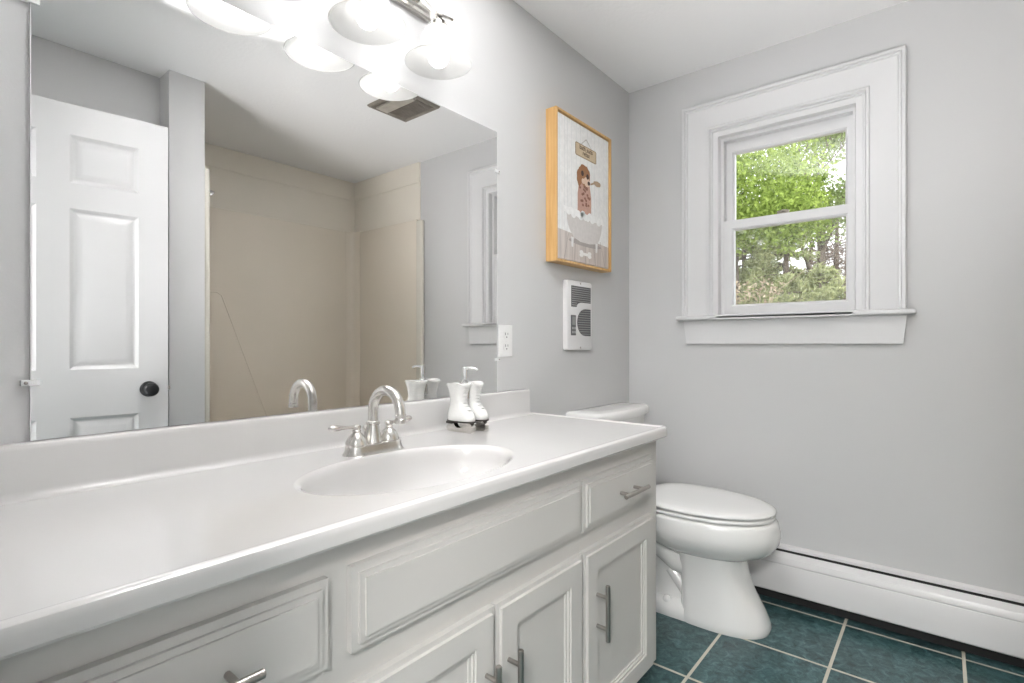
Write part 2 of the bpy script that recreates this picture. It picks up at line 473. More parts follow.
mb.build('screen_frame', M['slat'], win)

# ------------------------------------------------------------------ baseboard heater
bh = thing('baseboard_heater', (LX - 0.03, -0.85, 0.0), 'long white enamelled baseboard heater along the wall under the window', 'heater')
HY0, HY1 = -2.28, -0.235
HY0 = -1.49
def prism_y(mb, prof, y0, y1): mb.loops([[(x, y0, z) for x, z in prof], [(x, y1, z) for x, z in prof]])
mb = MB(); prism_y(mb, [(LX, 0.035), (LX, 0.226), (LX - 0.004, 0.228), (LX - 0.023, 0.222), (LX - 0.024, 0.212), (LX - 0.010, 0.214), (LX - 0.006, 0.205), (LX - 0.004, 0.035)], HY0, HY1)
mb.build('back_plate', M['heater'], bh, 30)
mb = MB(); prism_y(mb, [(LX - 0.0305, 0.2025), (LX - 0.032, 0.2055), (LX - 0.056, 0.190), (LX - 0.062, 0.178), (LX - 0.063, 0.168), (LX - 0.060, 0.164),
                        (LX - 0.062, 0.160), (LX - 0.062, 0.055), (LX - 0.058, 0.050), (LX - 0.050, 0.050), (LX - 0.050, 0.058), (LX - 0.056, 0.060), (LX - 0.056, 0.160),
                        (LX - 0.052, 0.184), (LX - 0.033, 0.1985)], HY0, HY1)
mb.build('front_cover', M['heater'], bh, 30)
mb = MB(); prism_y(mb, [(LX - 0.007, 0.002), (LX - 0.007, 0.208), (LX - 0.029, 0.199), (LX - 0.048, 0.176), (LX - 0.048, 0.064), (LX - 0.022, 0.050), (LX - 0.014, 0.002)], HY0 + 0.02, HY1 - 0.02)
mb.build('gap_shade_block', M['dark'], bh)  # near-black block standing in for the shade in the slot and under the cover
for y0, y1 in ((HY1 - 0.004, HY1 + 0.012), (HY0 - 0.012, HY0 + 0.004)):
    mb = MB(); prism_y(mb, [(LX, 0.0), (LX, 0.229), (LX - 0.026, 0.226), (LX - 0.058, 0.192), (LX - 0.066, 0.170), (LX - 0.066, 0.05), (LX - 0.045, 0.0)], y0, y1)
    mb.build('end_cap', M['heater'], bh)

# ------------------------------------------------------------------ vanity cabinet
K = 1.0244
sx = lambda x: x * K
sz = lambda z: 1.0347 - (1.0347 - z) * K
VX0, VX1, VY, VZ0, VZ1 = 0.031, 1.506, -0.509, 0.080, 0.755
van = thing('vanity_cabinet', (0.75, -0.27, 0.0), 'long white painted vanity cabinet with doors and drawers under the mirror', 'cabinet')
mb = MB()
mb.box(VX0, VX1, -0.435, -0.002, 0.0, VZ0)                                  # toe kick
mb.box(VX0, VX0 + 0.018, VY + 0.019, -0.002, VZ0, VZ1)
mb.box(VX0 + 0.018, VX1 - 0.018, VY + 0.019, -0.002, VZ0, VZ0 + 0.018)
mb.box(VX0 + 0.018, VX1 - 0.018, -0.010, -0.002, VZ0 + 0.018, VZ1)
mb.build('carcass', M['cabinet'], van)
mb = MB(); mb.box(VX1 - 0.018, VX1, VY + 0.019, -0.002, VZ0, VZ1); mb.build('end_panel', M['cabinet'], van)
# face frame: stiles and rails
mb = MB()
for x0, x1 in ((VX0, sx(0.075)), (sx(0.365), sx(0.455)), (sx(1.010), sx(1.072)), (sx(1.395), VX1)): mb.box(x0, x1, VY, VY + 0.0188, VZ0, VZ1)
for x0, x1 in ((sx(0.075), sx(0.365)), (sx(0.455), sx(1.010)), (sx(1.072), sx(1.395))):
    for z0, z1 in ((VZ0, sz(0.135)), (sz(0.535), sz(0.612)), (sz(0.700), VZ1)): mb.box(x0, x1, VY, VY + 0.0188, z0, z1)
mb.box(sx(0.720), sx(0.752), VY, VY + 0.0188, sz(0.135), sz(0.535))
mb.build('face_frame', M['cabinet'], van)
ff = on_mirror_wall(VY)
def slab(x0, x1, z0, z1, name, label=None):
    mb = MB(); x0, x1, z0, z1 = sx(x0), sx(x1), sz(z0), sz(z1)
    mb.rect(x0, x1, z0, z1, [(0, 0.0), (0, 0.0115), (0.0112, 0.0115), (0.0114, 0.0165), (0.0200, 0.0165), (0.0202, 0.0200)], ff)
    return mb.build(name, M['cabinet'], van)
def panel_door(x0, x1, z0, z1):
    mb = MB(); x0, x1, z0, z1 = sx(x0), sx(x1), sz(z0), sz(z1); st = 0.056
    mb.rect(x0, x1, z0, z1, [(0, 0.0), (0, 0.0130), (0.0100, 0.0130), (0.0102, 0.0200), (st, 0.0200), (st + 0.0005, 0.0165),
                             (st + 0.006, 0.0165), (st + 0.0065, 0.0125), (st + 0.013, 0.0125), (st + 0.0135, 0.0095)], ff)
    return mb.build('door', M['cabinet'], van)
def bar_pull(parent, cx, cz, vertical, lab=None):
    yb = VY - 0.020; cx, cz = sx(cx), sz(cz)
    mb = MB(); L = 0.0675; y = yb - 0.030
    def P(t, yy): return (cx, yy, cz + t) if vertical else (cx + t, yy, cz)
    mb.tube([P(-L, y), P(-L + 0.001, y), P(L - 0.001, y), P(L, y)], [0.0048, 0.0058, 0.0058, 0.0048], 16)
    pull = mb.build('pull', M['pull'], parent, 40)
    for t in (-0.038, 0.038):
        mb = MB(); mb.tube([P(t, yb), P(t, y)], 0.0045, 12); mb.build('post', M['pull'], pull, 40)
# drawers and doors
dr = slab(0.048, 0.392, 0.596, 0.718, 'drawer'); bar_pull(dr, 0.222, 0.6545, False)
dr = slab(1.045, 1.418, 0.596, 0.718, 'drawer'); bar_pull(dr, 1.250, 0.6545, False)
slab(0.428, 1.037, 0.598, 0.720, 'false_front')
dr = slab(0.048, 0.392, 0.345, 0.550, 'drawer'); bar_pull(dr, 0.222, 0.448, False)
dr = slab(0.048, 0.392, 0.115, 0.325, 'drawer'); bar_pull(dr, 0.222, 0.220, False)
d = panel_door(0.428, 0.731, 0.115, 0.550); bar_pull(d, 0.702, 0.400, True)
d = panel_door(0.736, 1.037, 0.115, 0.550); bar_pull(d, 0.765, 0.400, True)
d = panel_door(1.045, 1.418, 0.115, 0.550); bar_pull(d, 1.094, 0.402, True)
for z in (sz(0.205), sz(0.475)):
    mb = MB(); mb.tube([(sx(1.041), VY - 0.008, z - 0.022), (sx(1.041), VY - 0.008, z + 0.022)], 0.0035, 10); mb.build('hinge', M['pull'], van, 40)

# ------------------------------------------------------------------ countertop with integral basin
ct = thing('countertop', (0.76, -0.27, VZ1), 'glossy white moulded vanity countertop with integral oval basin and backsplash', 'countertop')
TZ = 0.782; TX1 = 1.534; TX0 = XL; TYF = -0.5415
SCX, SCY, SA, SB = 0.7225, -0.332, 0.244, 0.150
RX0, RX1, RY0, RY1 = TX0, TX1 - 0.014, TYF + 0.020, -0.026
NA = 144
angs = [2*math.pi*i/NA for i in range(NA)]
for cx_, cy_ in ((RX0,RY0),(RX1,RY0),(RX1,RY1),(RX0,RY1)):
    a = math.atan2((cy_-SCY)/SB, (cx_-SCX)/SA) % (2*math.pi)
    i = min(range(NA), key=lambda k: abs(((angs[k]-a+math.pi) % (2*math.pi))-math.pi)); angs[i] = a
def rect_hit(a):
    dx, dy = SA*math.cos(a), SB*math.sin(a); t = 1e9
    if dx > 1e-9: t = min(t, (RX1-SCX)/dx)
    if dx < -1e-9: t = min(t, (RX0-SCX)/dx)
    if dy > 1e-9: t = min(t, (RY1-SCY)/dy)
    if dy < -1e-9: t = min(t, (RY0-SCY)/dy)
    return t
RIM = 1.055
mb = MB()
def sm(t): t = max(0, min(1, t)); return t*t*(3-2*t)
rings = []
for k in range(9):
    ring = []
    for a in angs:
        T = rect_hit(a); rho = RIM + (T - RIM) * (k / 8) ** 1.5
        ring.append((SCX + SA*math.cos(a)*rho, SCY + SB*math.sin(a)*rho, TZ))
    rings.append(ring)
mb.loops(rings, False, False)
# front lip (no-drip bead, bullnose) carried round the right-hand end
prof = [(0.000, 0.0), (0.0025, 0.0022), (0.0055, 0.0048), (0.010, 0.0056), (0.0145, 0.0044), (0.0180, 0.0016), (0.0196, -0.0025), (0.020, -0.008), (0.020, -0.022), (0.017, -0.026), (-0.02, -0.026)]
profe = [(0.000, 0.0), (0.003, 0.0012), (0.005, 0.0030), (0.008, 0.0034), (0.0105, 0.0022), (0.0125, -0.0010), (0.0137, -0.006), (0.014, -0.011), (0.014, -0.022), (0.012, -0.026), (-0.02, -0.026)]
V = []
for (d, h), (de, he) in zip(prof, profe):
    row = [(RX0, RY0 - d, TZ + h)]
    row.append((RX1 - 0.012, RY0 - d, TZ + h))
    for q in range(1, 6):
        ph = q / 6 * math.pi / 2; hh = h + (he - h) * q / 6
        row.append((RX1 - 0.012 + (0.012 + de) * math.sin(ph), RY0 + 0.012 - (0.012 + d) * math.cos(ph), TZ + hh))
    row.append((RX1 + de, RY0 + 0.012, TZ + he)); row.append((RX1 + de, -0.002, TZ + he))
    V.append([mb.bm.verts.new(p) for p in row])
for a, b in zip(V[:-1], V[1:]):
    for i in range(len(a) - 1): mb.bm.faces.new((a[i], a[i+1], b[i+1], b[i]))
mb.bm.faces.new([v[0] for v in V])
# little fill under the rounded corner of the lip, strip behind the backsplash end, underside
c = [V[0][i].co for i in range(1, 8)]
mb.bm.faces.new([mb.bm.verts.new((p.x, p.y, TZ - 0.0002)) for p in c] + [mb.bm.verts.new((RX1 - 0.02, RY0 + 0.02, TZ - 0.0002))])
vs = [mb.bm.verts.new(p) for p in ((RX0, RY1, TZ), (RX1, RY1, TZ), (RX1, -0.002, TZ), (RX0, -0.002, TZ))]; mb.bm.faces.new(vs)
def ell(rho, z): return [(SCX + SA*math.cos(a)*rho, SCY + SB*math.sin(a)*rho, z) for a in angs]
rings = []
for k in (0, 8):
    rings.append([(SCX + SA*math.cos(a)*(1.0 + (rect_hit(a)-1.0)*k/8), SCY + SB*math.sin(a)*(1.0 + (rect_hit(a)-1.0)*k/8), TZ - 0.026) for a in angs])
mb.loops(rings, False, False)
mb.build('deck', M['marble'], ct, 28)
# basin
mb = MB(); rings = []
prof = [(1.055, 0), (1.045, -0.0003), (1.03, -0.0012), (1.016, -0.0030), (1.004, -0.0060), (0.993, -0.0105), (0.984, -0.018)]
for k in range(1, 15):
    t = k / 14; rho = math.cos(t * math.pi / 2) ** 0.62
    prof.append((max(rho * 0.984, 0.09), -0.018 - 0.112 * math.sin(t * math.pi / 2) ** 0.9))
for rho, z in prof:
    rings.append(ell(rho, TZ + z))
mb.loops(rings, False, False)
basin = mb.build('basin', M['marble'], ct, 60)
mb = MB(); mb.lathe([(0.0, 0.0035), (0.012, 0.0040), (0.021, 0.0034), (0.0235, 0.001), (0.0235, -0.004)][::-1], (SCX, SCY, TZ - 0.128), 28, cap0=False, cap1=True)
mb.build('drain', M['nickel'], basin, 40)
# backsplash with a rounded top and a cove at its foot
mb = MB()
bs = [(-0.001, TZ - 0.001), (-0.001, 0.872), (-0.018, 0.872), (-0.0225, 0.8705), (-0.0250, 0.867), (-0.0258, 0.862), (-0.0265, TZ + 0.014)]
for q in range(1, 7):
    ph = q / 6 * math.pi / 2; bs.append((-0.0265 - 0.014 * (1 - math.cos(ph)), TZ + 0.014 - 0.014 * math.sin(ph) + 0.0002))
bs.append((-0.0405, TZ - 0.001))
bs0 = [(y, z) for y, z in bs]
mb.loops([[(TX0 + 0.001, y, z) for y, z in bs], [(TX1 - 0.028, y, z) for y, z in bs], [(TX1 - 0.023, min(-0.001, y + 0.0015), z - (0.001 if z > 0.85 else 0)) for y, z in bs],
          [(TX1 - 0.021, min(-0.001, y + 0.005), z - (0.004 if z > 0.85 else 0)) for y, z in bs]])
mb.build('backsplash', M['marble'], ct, 32)

# ------------------------------------------------------------------ faucet
FX, FY, FZ = 0.7505, -0.140, TZ - 0.003
fa = thing('faucet', (FX, FY, FZ), 'brushed nickel two-handle faucet with high arc spout behind the basin', 'faucet')
def stadium(hl, r, n=12):
    P = []
    for k in range(n + 1): t = -math.pi/2 + math.pi*k/n; P.append((hl + r*math.cos(t), r*math.sin(t)))
    for k in range(n + 1): t = math.pi/2 + math.pi*k/n; P.append((-hl + r*math.cos(t), r*math.sin(t)))
    return P
mb = MB()
mb.loops([[(FX + a, FY + b - 0.003, FZ + z) for a, b in stadium(0.0475, r)] for r, z in ((0.0325, 0.0), (0.0325, 0.003), (0.0300, 0.006), (0.0262, 0.015), (0.0255, 0.021), (0.0235, 0.0243), (0.020, 0.025))])
mb.build('base_plate', M['nickel'], fa, 30)
mb = MB()
mb.lathe([(0.0225, 0.024), (0.0225, 0.026), (0.0205, 0.030), (0.0175, 0.045), (0.0150, 0.060), (0.0140, 0.066), (0.0160, 0.068), (0.0165, 0.071), (0.0150, 0.074), (0.0115, 0.076)], (FX, FY, FZ), 28)
mb.build('hub', M['nickel'], fa, 40)
mb = MB(); pts = [(FX, FY, FZ + 0.072), (FX, FY, FZ + 0.088), (FX, FY, FZ + 0.099)]
rc = 0.0505
for k in range(1, 17):
    a = math.pi * 0.985 * k / 16
    pts.append((FX, FY - rc + rc*math.cos(a), FZ + 0.099 + rc*math.sin(a)))
pts.append((FX, FY - 2*rc - 0.0005, FZ + 0.092))
mb.tube(pts, [0.0118] * len(pts), 20); mb.build('spout', M['nickel'], fa, 40)
mb = MB(); mb.lathe([(0.0125, 0.0), (0.0125, -0.003), (0.0112, -0.005), (0.0105, -0.009), (0.0125, -0.011), (0.0135, -0.019), (0.0125, -0.021), (0.009, -0.021)], (FX, FY - 2*rc - 0.0005, FZ + 0.099), 24)
mb.build('aerator', M['nickel'], fa, 35)
for sgn in (-1, 1):
    hx = FX + sgn*0.0455
    mb = MB(); mb.lathe([(0.0248, 0.024), (0.0250, 0.0265), (0.0242, 0.030), (0.0224, 0.036), (0.0188, 0.043), (0.0138, 0.049), (0.0095, 0.0525), (0.0088, 0.054), (0.0102, 0.0555), (0.0105, 0.057), (0.0088, 0.059),
                         (0.0085, 0.060), (0.0100, 0.062), (0.0105, 0.065), (0.0092, 0.0685), (0.005, 0.0705), (0.0, 0.071)], (hx, FY, FZ), 28)
    h = mb.build('handle', M['nickel'], fa, 40)
    mb = MB(); lp = []; lr = []
    for t, r in ((0, 0.0055), (0.013, 0.0048), (0.022, 0.0050), (0.034, 0.0068), (0.046, 0.0090), (0.055, 0.0096), (0.062, 0.0078), (0.0665, 0.0036), (0.0675, 0.0008)):
        lp.append((hx + sgn*(0.004 + t), FY - 0.12*t*0, FZ + 0.0655 + 0.06*t)); lr.append(r)
    mb.tube(lp, lr, 16, flat=0.75); mb.build('lever', M['nickel'], h, 50)
mb = MB(); mb.tube([(FX - 0.006, FY + 0.022, FZ + 0.02), (FX - 0.006, FY + 0.022, FZ + 0.052)], 0.0028, 10)
mb.ball((FX - 0.006, FY + 0.022, FZ + 0.056), 0.007, 14); mb.build('lift_rod', M['nickel'], fa, 40)

# ------------------------------------------------------------------ soap dispenser: a pair of white skating boots
SX, SY = 1.102, -0.102
so = thing('soap_dispenser', (SX, SY, TZ), 'white ceramic soap dispenser shaped as a pair of laced skating boots', 'soap dispenser')
def boot_ring(cx, cy, hl_f, hl_b, hw, z, n=24, toe=2.0):
    P = []
    for k in range(n):
        t = 2*math.pi*k/n; cs, sn = math.cos(t), math.sin(t)
        x = hw*math.copysign(abs(cs)**(2/2.4), cs)
        y = -(hl_f if sn > 0 else hl_b)*math.copysign(abs(sn)**(2/2.4), sn)
        P.append((cx + x, cy + y, z))
    return P
for sgn in (-1, 1):
    bx = SX + sgn*0.0270; z0 = TZ + 0.034
    mb = MB()
    secs = [(0.056, 0.038, 0.0265, 0.000), (0.058, 0.040, 0.0285, 0.006), (0.056, 0.039, 0.0285, 0.014), (0.050, 0.037, 0.0275, 0.024), (0.038, 0.034, 0.0255, 0.034),
            (0.027, 0.031, 0.0240, 0.044), (0.022, 0.029, 0.0240, 0.054), (0.0225, 0.029, 0.0255, 0.066), (0.025, 0.032, 0.0275, 0.080), (0.029, 0.036, 0.0295, 0.092),
            (0.033, 0.041, 0.0320, 0.100), (0.033, 0.041, 0.0325, 0.104), (0.028, 0.035, 0.0275, 0.1055), (0.012, 0.020, 0.012, 0.101)]
    rings = []
    for i, (f_, b_, w_, z_) in enumerate(secs):
        rg = boot_ring(bx, SY, f_, b_, w_, z0 + z_)
        if i in (10, 11):       # scalloped cuff: higher at the sides
            rg = [(x, y, z + 0.004*math.cos(2*math.pi*2*k/24)) for k, (x, y, z) in enumerate(rg)]
        rings.append(rg)
    rings = [[(bx + (x - bx)*0.88, y, z) for x, y, z in rg] for rg in rings]
    mb.loops(rings); b = mb.build('boot', M['ceramic'], so, 60)
    mb = MB()
    for k in range(7):
        z_ = 0.030 + k*0.0095
        yf = np.interp(z_, [s[3] for s in secs[:12]], [s[0] for s in secs[:12]])
        mb.tube([(bx - 0.011, SY - yf + 0.006, z0 + z_), (bx - 0.004, SY - yf - 0.0022, z0 + z_ + 0.002), (bx + 0.004, SY - yf - 0.0022, z0 + z_ + 0.002), (bx + 0.011, SY - yf + 0.006, z0 + z_)], 0.0019, 8)
        for q in (-1, 1): mb.ball((bx + q*0.0125, SY - yf + 0.006, z0 + z_), 0.0024, 8)
    mb.build('laces', M['ceramic'], b, 50)
    mb = MB(); mb.loops([boot_ring(bx, SY, 0.0600, 0.0415, 0.0255, z0 - 0.004), boot_ring(bx, SY, 0.0600, 0.0415, 0.0255, z0)])
    mb.box(bx - 0.018, bx + 0.018, SY + 0.014, SY + 0.038, z0 - 0.011, z0 - 0.004, 0.002)
    mb.build('sole', M['sole'], b, 40)
    mb = MB()
    bl = [(-0.052, 0.0), (0.040, 0.0), (0.046, 0.006), (0.046, 0.012), (0.036, 0.024), (0.016, 0.024), (0.012, 0.017), (0.004, 0.012), (-0.012, 0.012), (-0.022, 0.020), (-0.024, 0.030), (-0.048, 0.030), (-0.058, 0.018), (-0.058, 0.006)]
    mb.loops([[(bx + h, SY + a, TZ + z) for a, z in bl] for h in (-0.0075, 0.0075)])
    mb.box(bx - 0.014, bx + 0.014, SY - 0.048, SY - 0.026, TZ + 0.026, TZ + 0.0305, 0.0015)
    mb.build('blade', M['nickel'], b, 30)
px, py = SX + 0.0, SY + 0.004; pz = TZ + 0.034 + 0.090
mb = MB(); mb.lathe([(0.017, -0.03), (0.017, 0.012), (0.0165, 0.016), (0.012, 0.018), (0.0105, 0.022), (0.0065, 0.024)], (px, py, pz), 24); pu = mb.build('pump_collar', M['chrome'], so, 40)
mb = MB(); mb.lathe([(0.0062, 0.018), (0.0062, 0.030), (0.0080, 0.031), (0.0080, 0.058), (0.0070, 0.062), (0.002, 0.063)], (px, py, pz), 20)
mb.tube([(px, py, pz + 0.057), (px, py - 0.02, pz + 0.059), (px, py - 0.040, pz + 0.058), (px, py - 0.050, pz + 0.054)], [0.0055, 0.0045, 0.0036, 0.0032], 12)
mb.build('pump_head', M['chrome'], so, 40)

# ------------------------------------------------------------------ mirror with its clips
MX0, MX1, MZ0, MZ1 = 0.168, 1.351, 0.8732, 1.757
mr = thing('wall_mirror', ((MX0+MX1)/2, -0.003, MZ0), 'large frameless wall mirror above the vanity backsplash', 'mirror')
mb = MB(); mb.box(MX0, MX1, -0.0058, -0.0003, MZ0, MZ1); mb.build('glass', M['mirror'], mr)
mb = MB()
for x0, x1, z0, z1 in ((MX0 - 0.0012, MX0, MZ0, MZ1), (MX1, MX1 + 0.0012, MZ0, MZ1), (MX0, MX1, MZ1, MZ1 + 0.0010)): mb.box(x0, x1, -0.0060, -0.0003, z0, z1)
mb.build('ground_edge', M['clip'], mr)
for x, z, s in ((MX0, 0.970, 1), (MX0, 1.608, 1), (MX1, 1.623, -1), (MX1, 0.982, -1)):
    mb = MB(); mb.box(min(x - s*0.013, x + s*0.011), max(x - s*0.013, x + s*0.011), -0.0095, -0.0062, z - 0.005, z + 0.005, 0.0012)
    mb.box(min(x - s*0.013, x - s*0.0015), max(x - s*0.013, x - s*0.0015), -0.0064, -0.0003, z - 0.005, z + 0.005)
    cl = mb.build('mirror_clip', M['clip'], mr)
    mb = MB(); mb.ball((x - s*0.007, -0.0098, z), 0.0028, 10); mb.build('screw', M['pull'], cl, 50)

# ------------------------------------------------------------------ vanity light
vl = thing('vanity_light', (0.757, 0.0, 2.02), 'brushed nickel three-lamp vanity light with frosted bell shades over the mirror', 'light')
mb = MB(); fmw = on_mirror_wall(0.0)
mb.rect(0.470, 1.044, 1.985, 2.085, [(0, 0.0), (0, 0.012), (0.004, 0.018), (0.012, 0.020), (0.016, 0.026), (0.022, 0.028)], fmw); mb.build('backplate', M['nickel'], vl, 30)
LZ = 1.806; LY = -0.111
for lx in (0.529, 0.757, 0.985):
    # flat strap arm swooping out from the plate and past the holder
    mb = MB(); path = [(-0.026, 2.030), (-0.043, 2.010), (-0.066, 1.984), (-0.088, 1.960), (-0.104, 1.944), (-0.118, 1.934), (-0.136, 1.922), (-0.152, 1.912), (-0.164, 1.904)]
    hw = [0.0125] * 5 + [0.0120, 0.010, 0.007, 0.004]
    rings = []
    for i, ((y, z), w_) in enumerate(zip(path, hw)):
        y0, z0 = path[max(i-1, 0)]; y1, z1 = path[min(i+1, len(path)-1)]
        tv = Vector((0, y1-y0, z1-z0)).normalized(); nv = Vector((0, -tv.z, tv.y)) * 0.0025
        rings.append([(lx - w_, y + nv.y, z + nv.z), (lx + w_, y + nv.y, z + nv.z), (lx + w_, y - nv.y, z - nv.z), (lx - w_, y - nv.y, z - nv.z)])
    mb.loops(rings); mb.build('arm', M['nickel'], vl)
    mb = MB(); mb.lathe([(0.0235, 1.898), (0.0235, 1.910), (0.0195, 1.918), (0.010, 1.924), (0.010, 1.939)], (lx, LY, 0.0), 24); mb.build('lamp_holder', M['nickel'], vl, 40)
    mb = MB()
    out = [(0.0215, 1.902), (0.029, 1.8995), (0.038, 1.891), (0.0450, 1.878), (0.0495, 1.863), (0.0525, 1.850), (0.0570, 1.839), (0.065, 1.828), (0.075, 1.818), (0.084, 1.8105), (0.0905, LZ), (0.0912, LZ - 0.0015)]
    inn = [(r - 0.0032, z - 0.001) for r, z in out[::-1]]
    mb.lathe(out + inn, (lx, LY, 0.0), 48, cap0=False, cap1=False)
    sh = mb.build('lamp_shade', M['frost'], vl, 60)
    mb = MB(); mb.ball((lx, LY, 1.822), 0.0285, 18); mb.lathe([(0.014, 1.845), (0.013, 1.87), (0.013, 1.898)], (lx, LY, 0), 16)
    mb.build('bulb', M['bulb'], sh, 60)

# ------------------------------------------------------------------ framed picture
PX0, PX1, PZ0, PZ1 = 1.643, 2.070, 1.352, 1.938
pic = thing('framed_picture', ((PX0+PX1)/2, 0.0, PZ0), 'oak framed bathroom print of a brown animal standing in a bubbly white bathtub', 'picture')
PH = 0.050
mb = MB(); mb.rect(PX0, PX1, PZ0, PZ1, [(0, 0.001), (0, PH - 0.001), (0.001, PH), (0.0085, PH), (0.0095, PH - 0.001), (0.0095, 0.004)], fmw, cap=False, back=False); mb.build('frame', M['oak'], pic)
mb = MB(); mb.rect(PX0 + 0.0095, PX1 - 0.0095, PZ0 + 0.0095, PZ1 - 0.0095, [(0, 0.002), (0, 0.028)], fmw); mb.build('shadow_gap', M['oak_dark'], pic)
CX0, CX1, CZ0_, CZ1_ = PX0 + 0.014, PX1 - 0.014, PZ0 + 0.014, PZ1 - 0.014
HC = PH - 0.008
mb = MB(); mb.rect(CX0, CX1, CZ0_, CZ1_, [(0, 0.028), (0, HC)], fmw); mb.build('canvas', flat('print_white', (0.86, 0.86, 0.85)), pic)
cw, chh = CX1 - CX0, CZ1_ - CZ0_
def fc(u, v, h): return (CX0 + u*cw, -(HC + h), CZ0_ + v*chh)     # u, v from the lower left of the print
def art(name, polys, m, h):
    mb = MB()
    for i, p in enumerate(polys): mb.poly(p, fc, 0.0, h + 0.00001 * (i % 9))
    return mb.build(name, m, pic)
def ellp(cu, cv, ru, rv, n=20, a0=0, wob=0.0): return [(cu + ru*math.cos(2*math.pi*k/n)*(1 + wob*((k*7 % 5)/4 - .5)), cv + rv*math.sin(2*math.pi*k/n)*(1 + wob*((k*7 % 5)/4 - .5))) for k in range(n)]
art('printed_boards', [[(u, 0.205), (u + 0.008, 0.205), (u + 0.008, 1.0), (u, 1.0)] for u in (0.04, 0.13, 0.18, 0.25, 0.34, 0.42, 0.56, 0.63, 0.70, 0.79, 0.88, 0.95)], flat('print_groove', (0.76, 0.77, 0.77)), 0.0003)
art('printed_floor', [[(0, 0), (1, 0), (1, 0.165), (0, 0.205)]], M['plank'], 0.0003)
SEAM = flat('print_seam', (0.36, 0.31, 0.29))
for a, b in ((0.12, 0.20), (0.30, 0.33), (0.52, 0.50), (0.72, 0.66), (0.92, 0.82)): art('printed_floor_seam', [[(a, 0), (a + 0.008, 0), (b + 0.005, 0.19), (b, 0.19)]], SEAM, 0.0005)
tubp = [(0.17, 0.335), (0.86, 0.335), (0.84, 0.26), (0.80, 0.20), (0.74, 0.165), (0.60, 0.150), (0.42, 0.150), (0.30, 0.17), (0.22, 0.22), (0.18, 0.28)]
art('printed_tub_shade', [ellp(0.52, 0.145, 0.32, 0.022)], flat('print_shade', (0.40, 0.36, 0.34)), 0.0006)
art('printed_tub', [tubp], flat('print_tub', (0.68, 0.65, 0.63)), 0.0009)
FEET = flat('print_feet', (0.80, 0.79, 0.78))
for u in (0.25, 0.72): art('printed_tub_foot', [[(u, 0.17), (u + 0.045, 0.17), (u + 0.035, 0.10), (u + 0.005, 0.10)]], FEET, 0.0011)
foam = [ellp(0.20 + 0.045*k, 0.345 + 0.012*math.sin(k*2.3), 0.045, 0.026) for k in range(15)] + [[(0.10, 0.335), (0.90, 0.325), (0.90, 0.350), (0.10, 0.375)]]
art('printed_foam', foam, flat('print_foam', (0.90, 0.90, 0.89)), 0.0012)
art('printed_animal_body', [[(0.37, 0.36), (0.63, 0.36), (0.63, 0.50), (0.60, 0.585), (0.40, 0.585), (0.37, 0.50)]], flat('print_fur_pale', (0.56, 0.34, 0.27)), 0.0010)
random.seed(3)
art('printed_animal_spots', [ellp(random.uniform(0.41, 0.60), random.uniform(0.42, 0.57), 0.018, 0.010, 8) for _ in range(26)], flat('print_fur_spot', (0.27, 0.12, 0.08)), 0.0014)
art('printed_animal_head', [ellp(0.495, 0.645, 0.115, 0.078, 22, wob=0.12), ellp(0.40, 0.62, 0.045, 0.065, 16, wob=0.2)], flat('print_fur', (0.36, 0.17, 0.075)), 0.0014)
art('printed_animal_muzzle', [ellp(0.545, 0.605, 0.062, 0.036), ellp(0.47, 0.60, 0.03, 0.02)], flat('print_muzzle', (0.74, 0.56, 0.44)), 0.0017)
art('printed_animal_eyes', [ellp(0.455, 0.655, 0.026, 0.020, 12), ellp(0.555, 0.645, 0.026, 0.020, 12), ellp(0.58, 0.600, 0.026, 0.015, 12)], flat('print_dark', (0.07, 0.035, 0.025)), 0.0020)
art('printed_brush', [ellp(0.755, 0.625, 0.075, 0.020, 16, wob=0.15), [(0.62, 0.595), (0.70, 0.615), (0.70, 0.630), (0.62, 0.607)]], flat('print_brush', (0.45, 0.33, 0.22)), 0.0014)
art('printed_plaque', [[(0.34, 0.770), (0.72, 0.770), (0.735, 0.777), (0.735, 0.858), (0.72, 0.865), (0.34, 0.865), (0.325, 0.858), (0.325, 0.777)]], flat('print_plaque_edge', (0.36, 0.27, 0.17)), 0.0008)
art('printed_plaque_face', [[(0.345, 0.776), (0.715, 0.776), (0.722, 0.780), (0.722, 0.855), (0.715, 0.859), (0.345, 0.859), (0.338, 0.855), (0.338, 0.780)]], flat('print_plaque', (0.62, 0.50, 0.34)), 0.0011)
art('printed_cord', [[(0.43, 0.865), (0.438, 0.865), (0.538, 0.915), (0.53, 0.92)], [(0.63, 0.865), (0.638, 0.865), (0.54, 0.92), (0.532, 0.915)]], flat('print_cord', (0.5, 0.48, 0.45)), 0.0008)
bone = [ellp(0.44, 0.078, 0.035, 0.014), ellp(0.44, 0.055, 0.035, 0.014), ellp(0.60, 0.078, 0.035, 0.014), ellp(0.60, 0.055, 0.035, 0.014), [(0.43, 0.056), (0.61, 0.056), (0.61, 0.077), (0.43, 0.077)]]
art('printed_bone', bone, flat('print_bone', (0.88, 0.87, 0.85)), 0.0012)
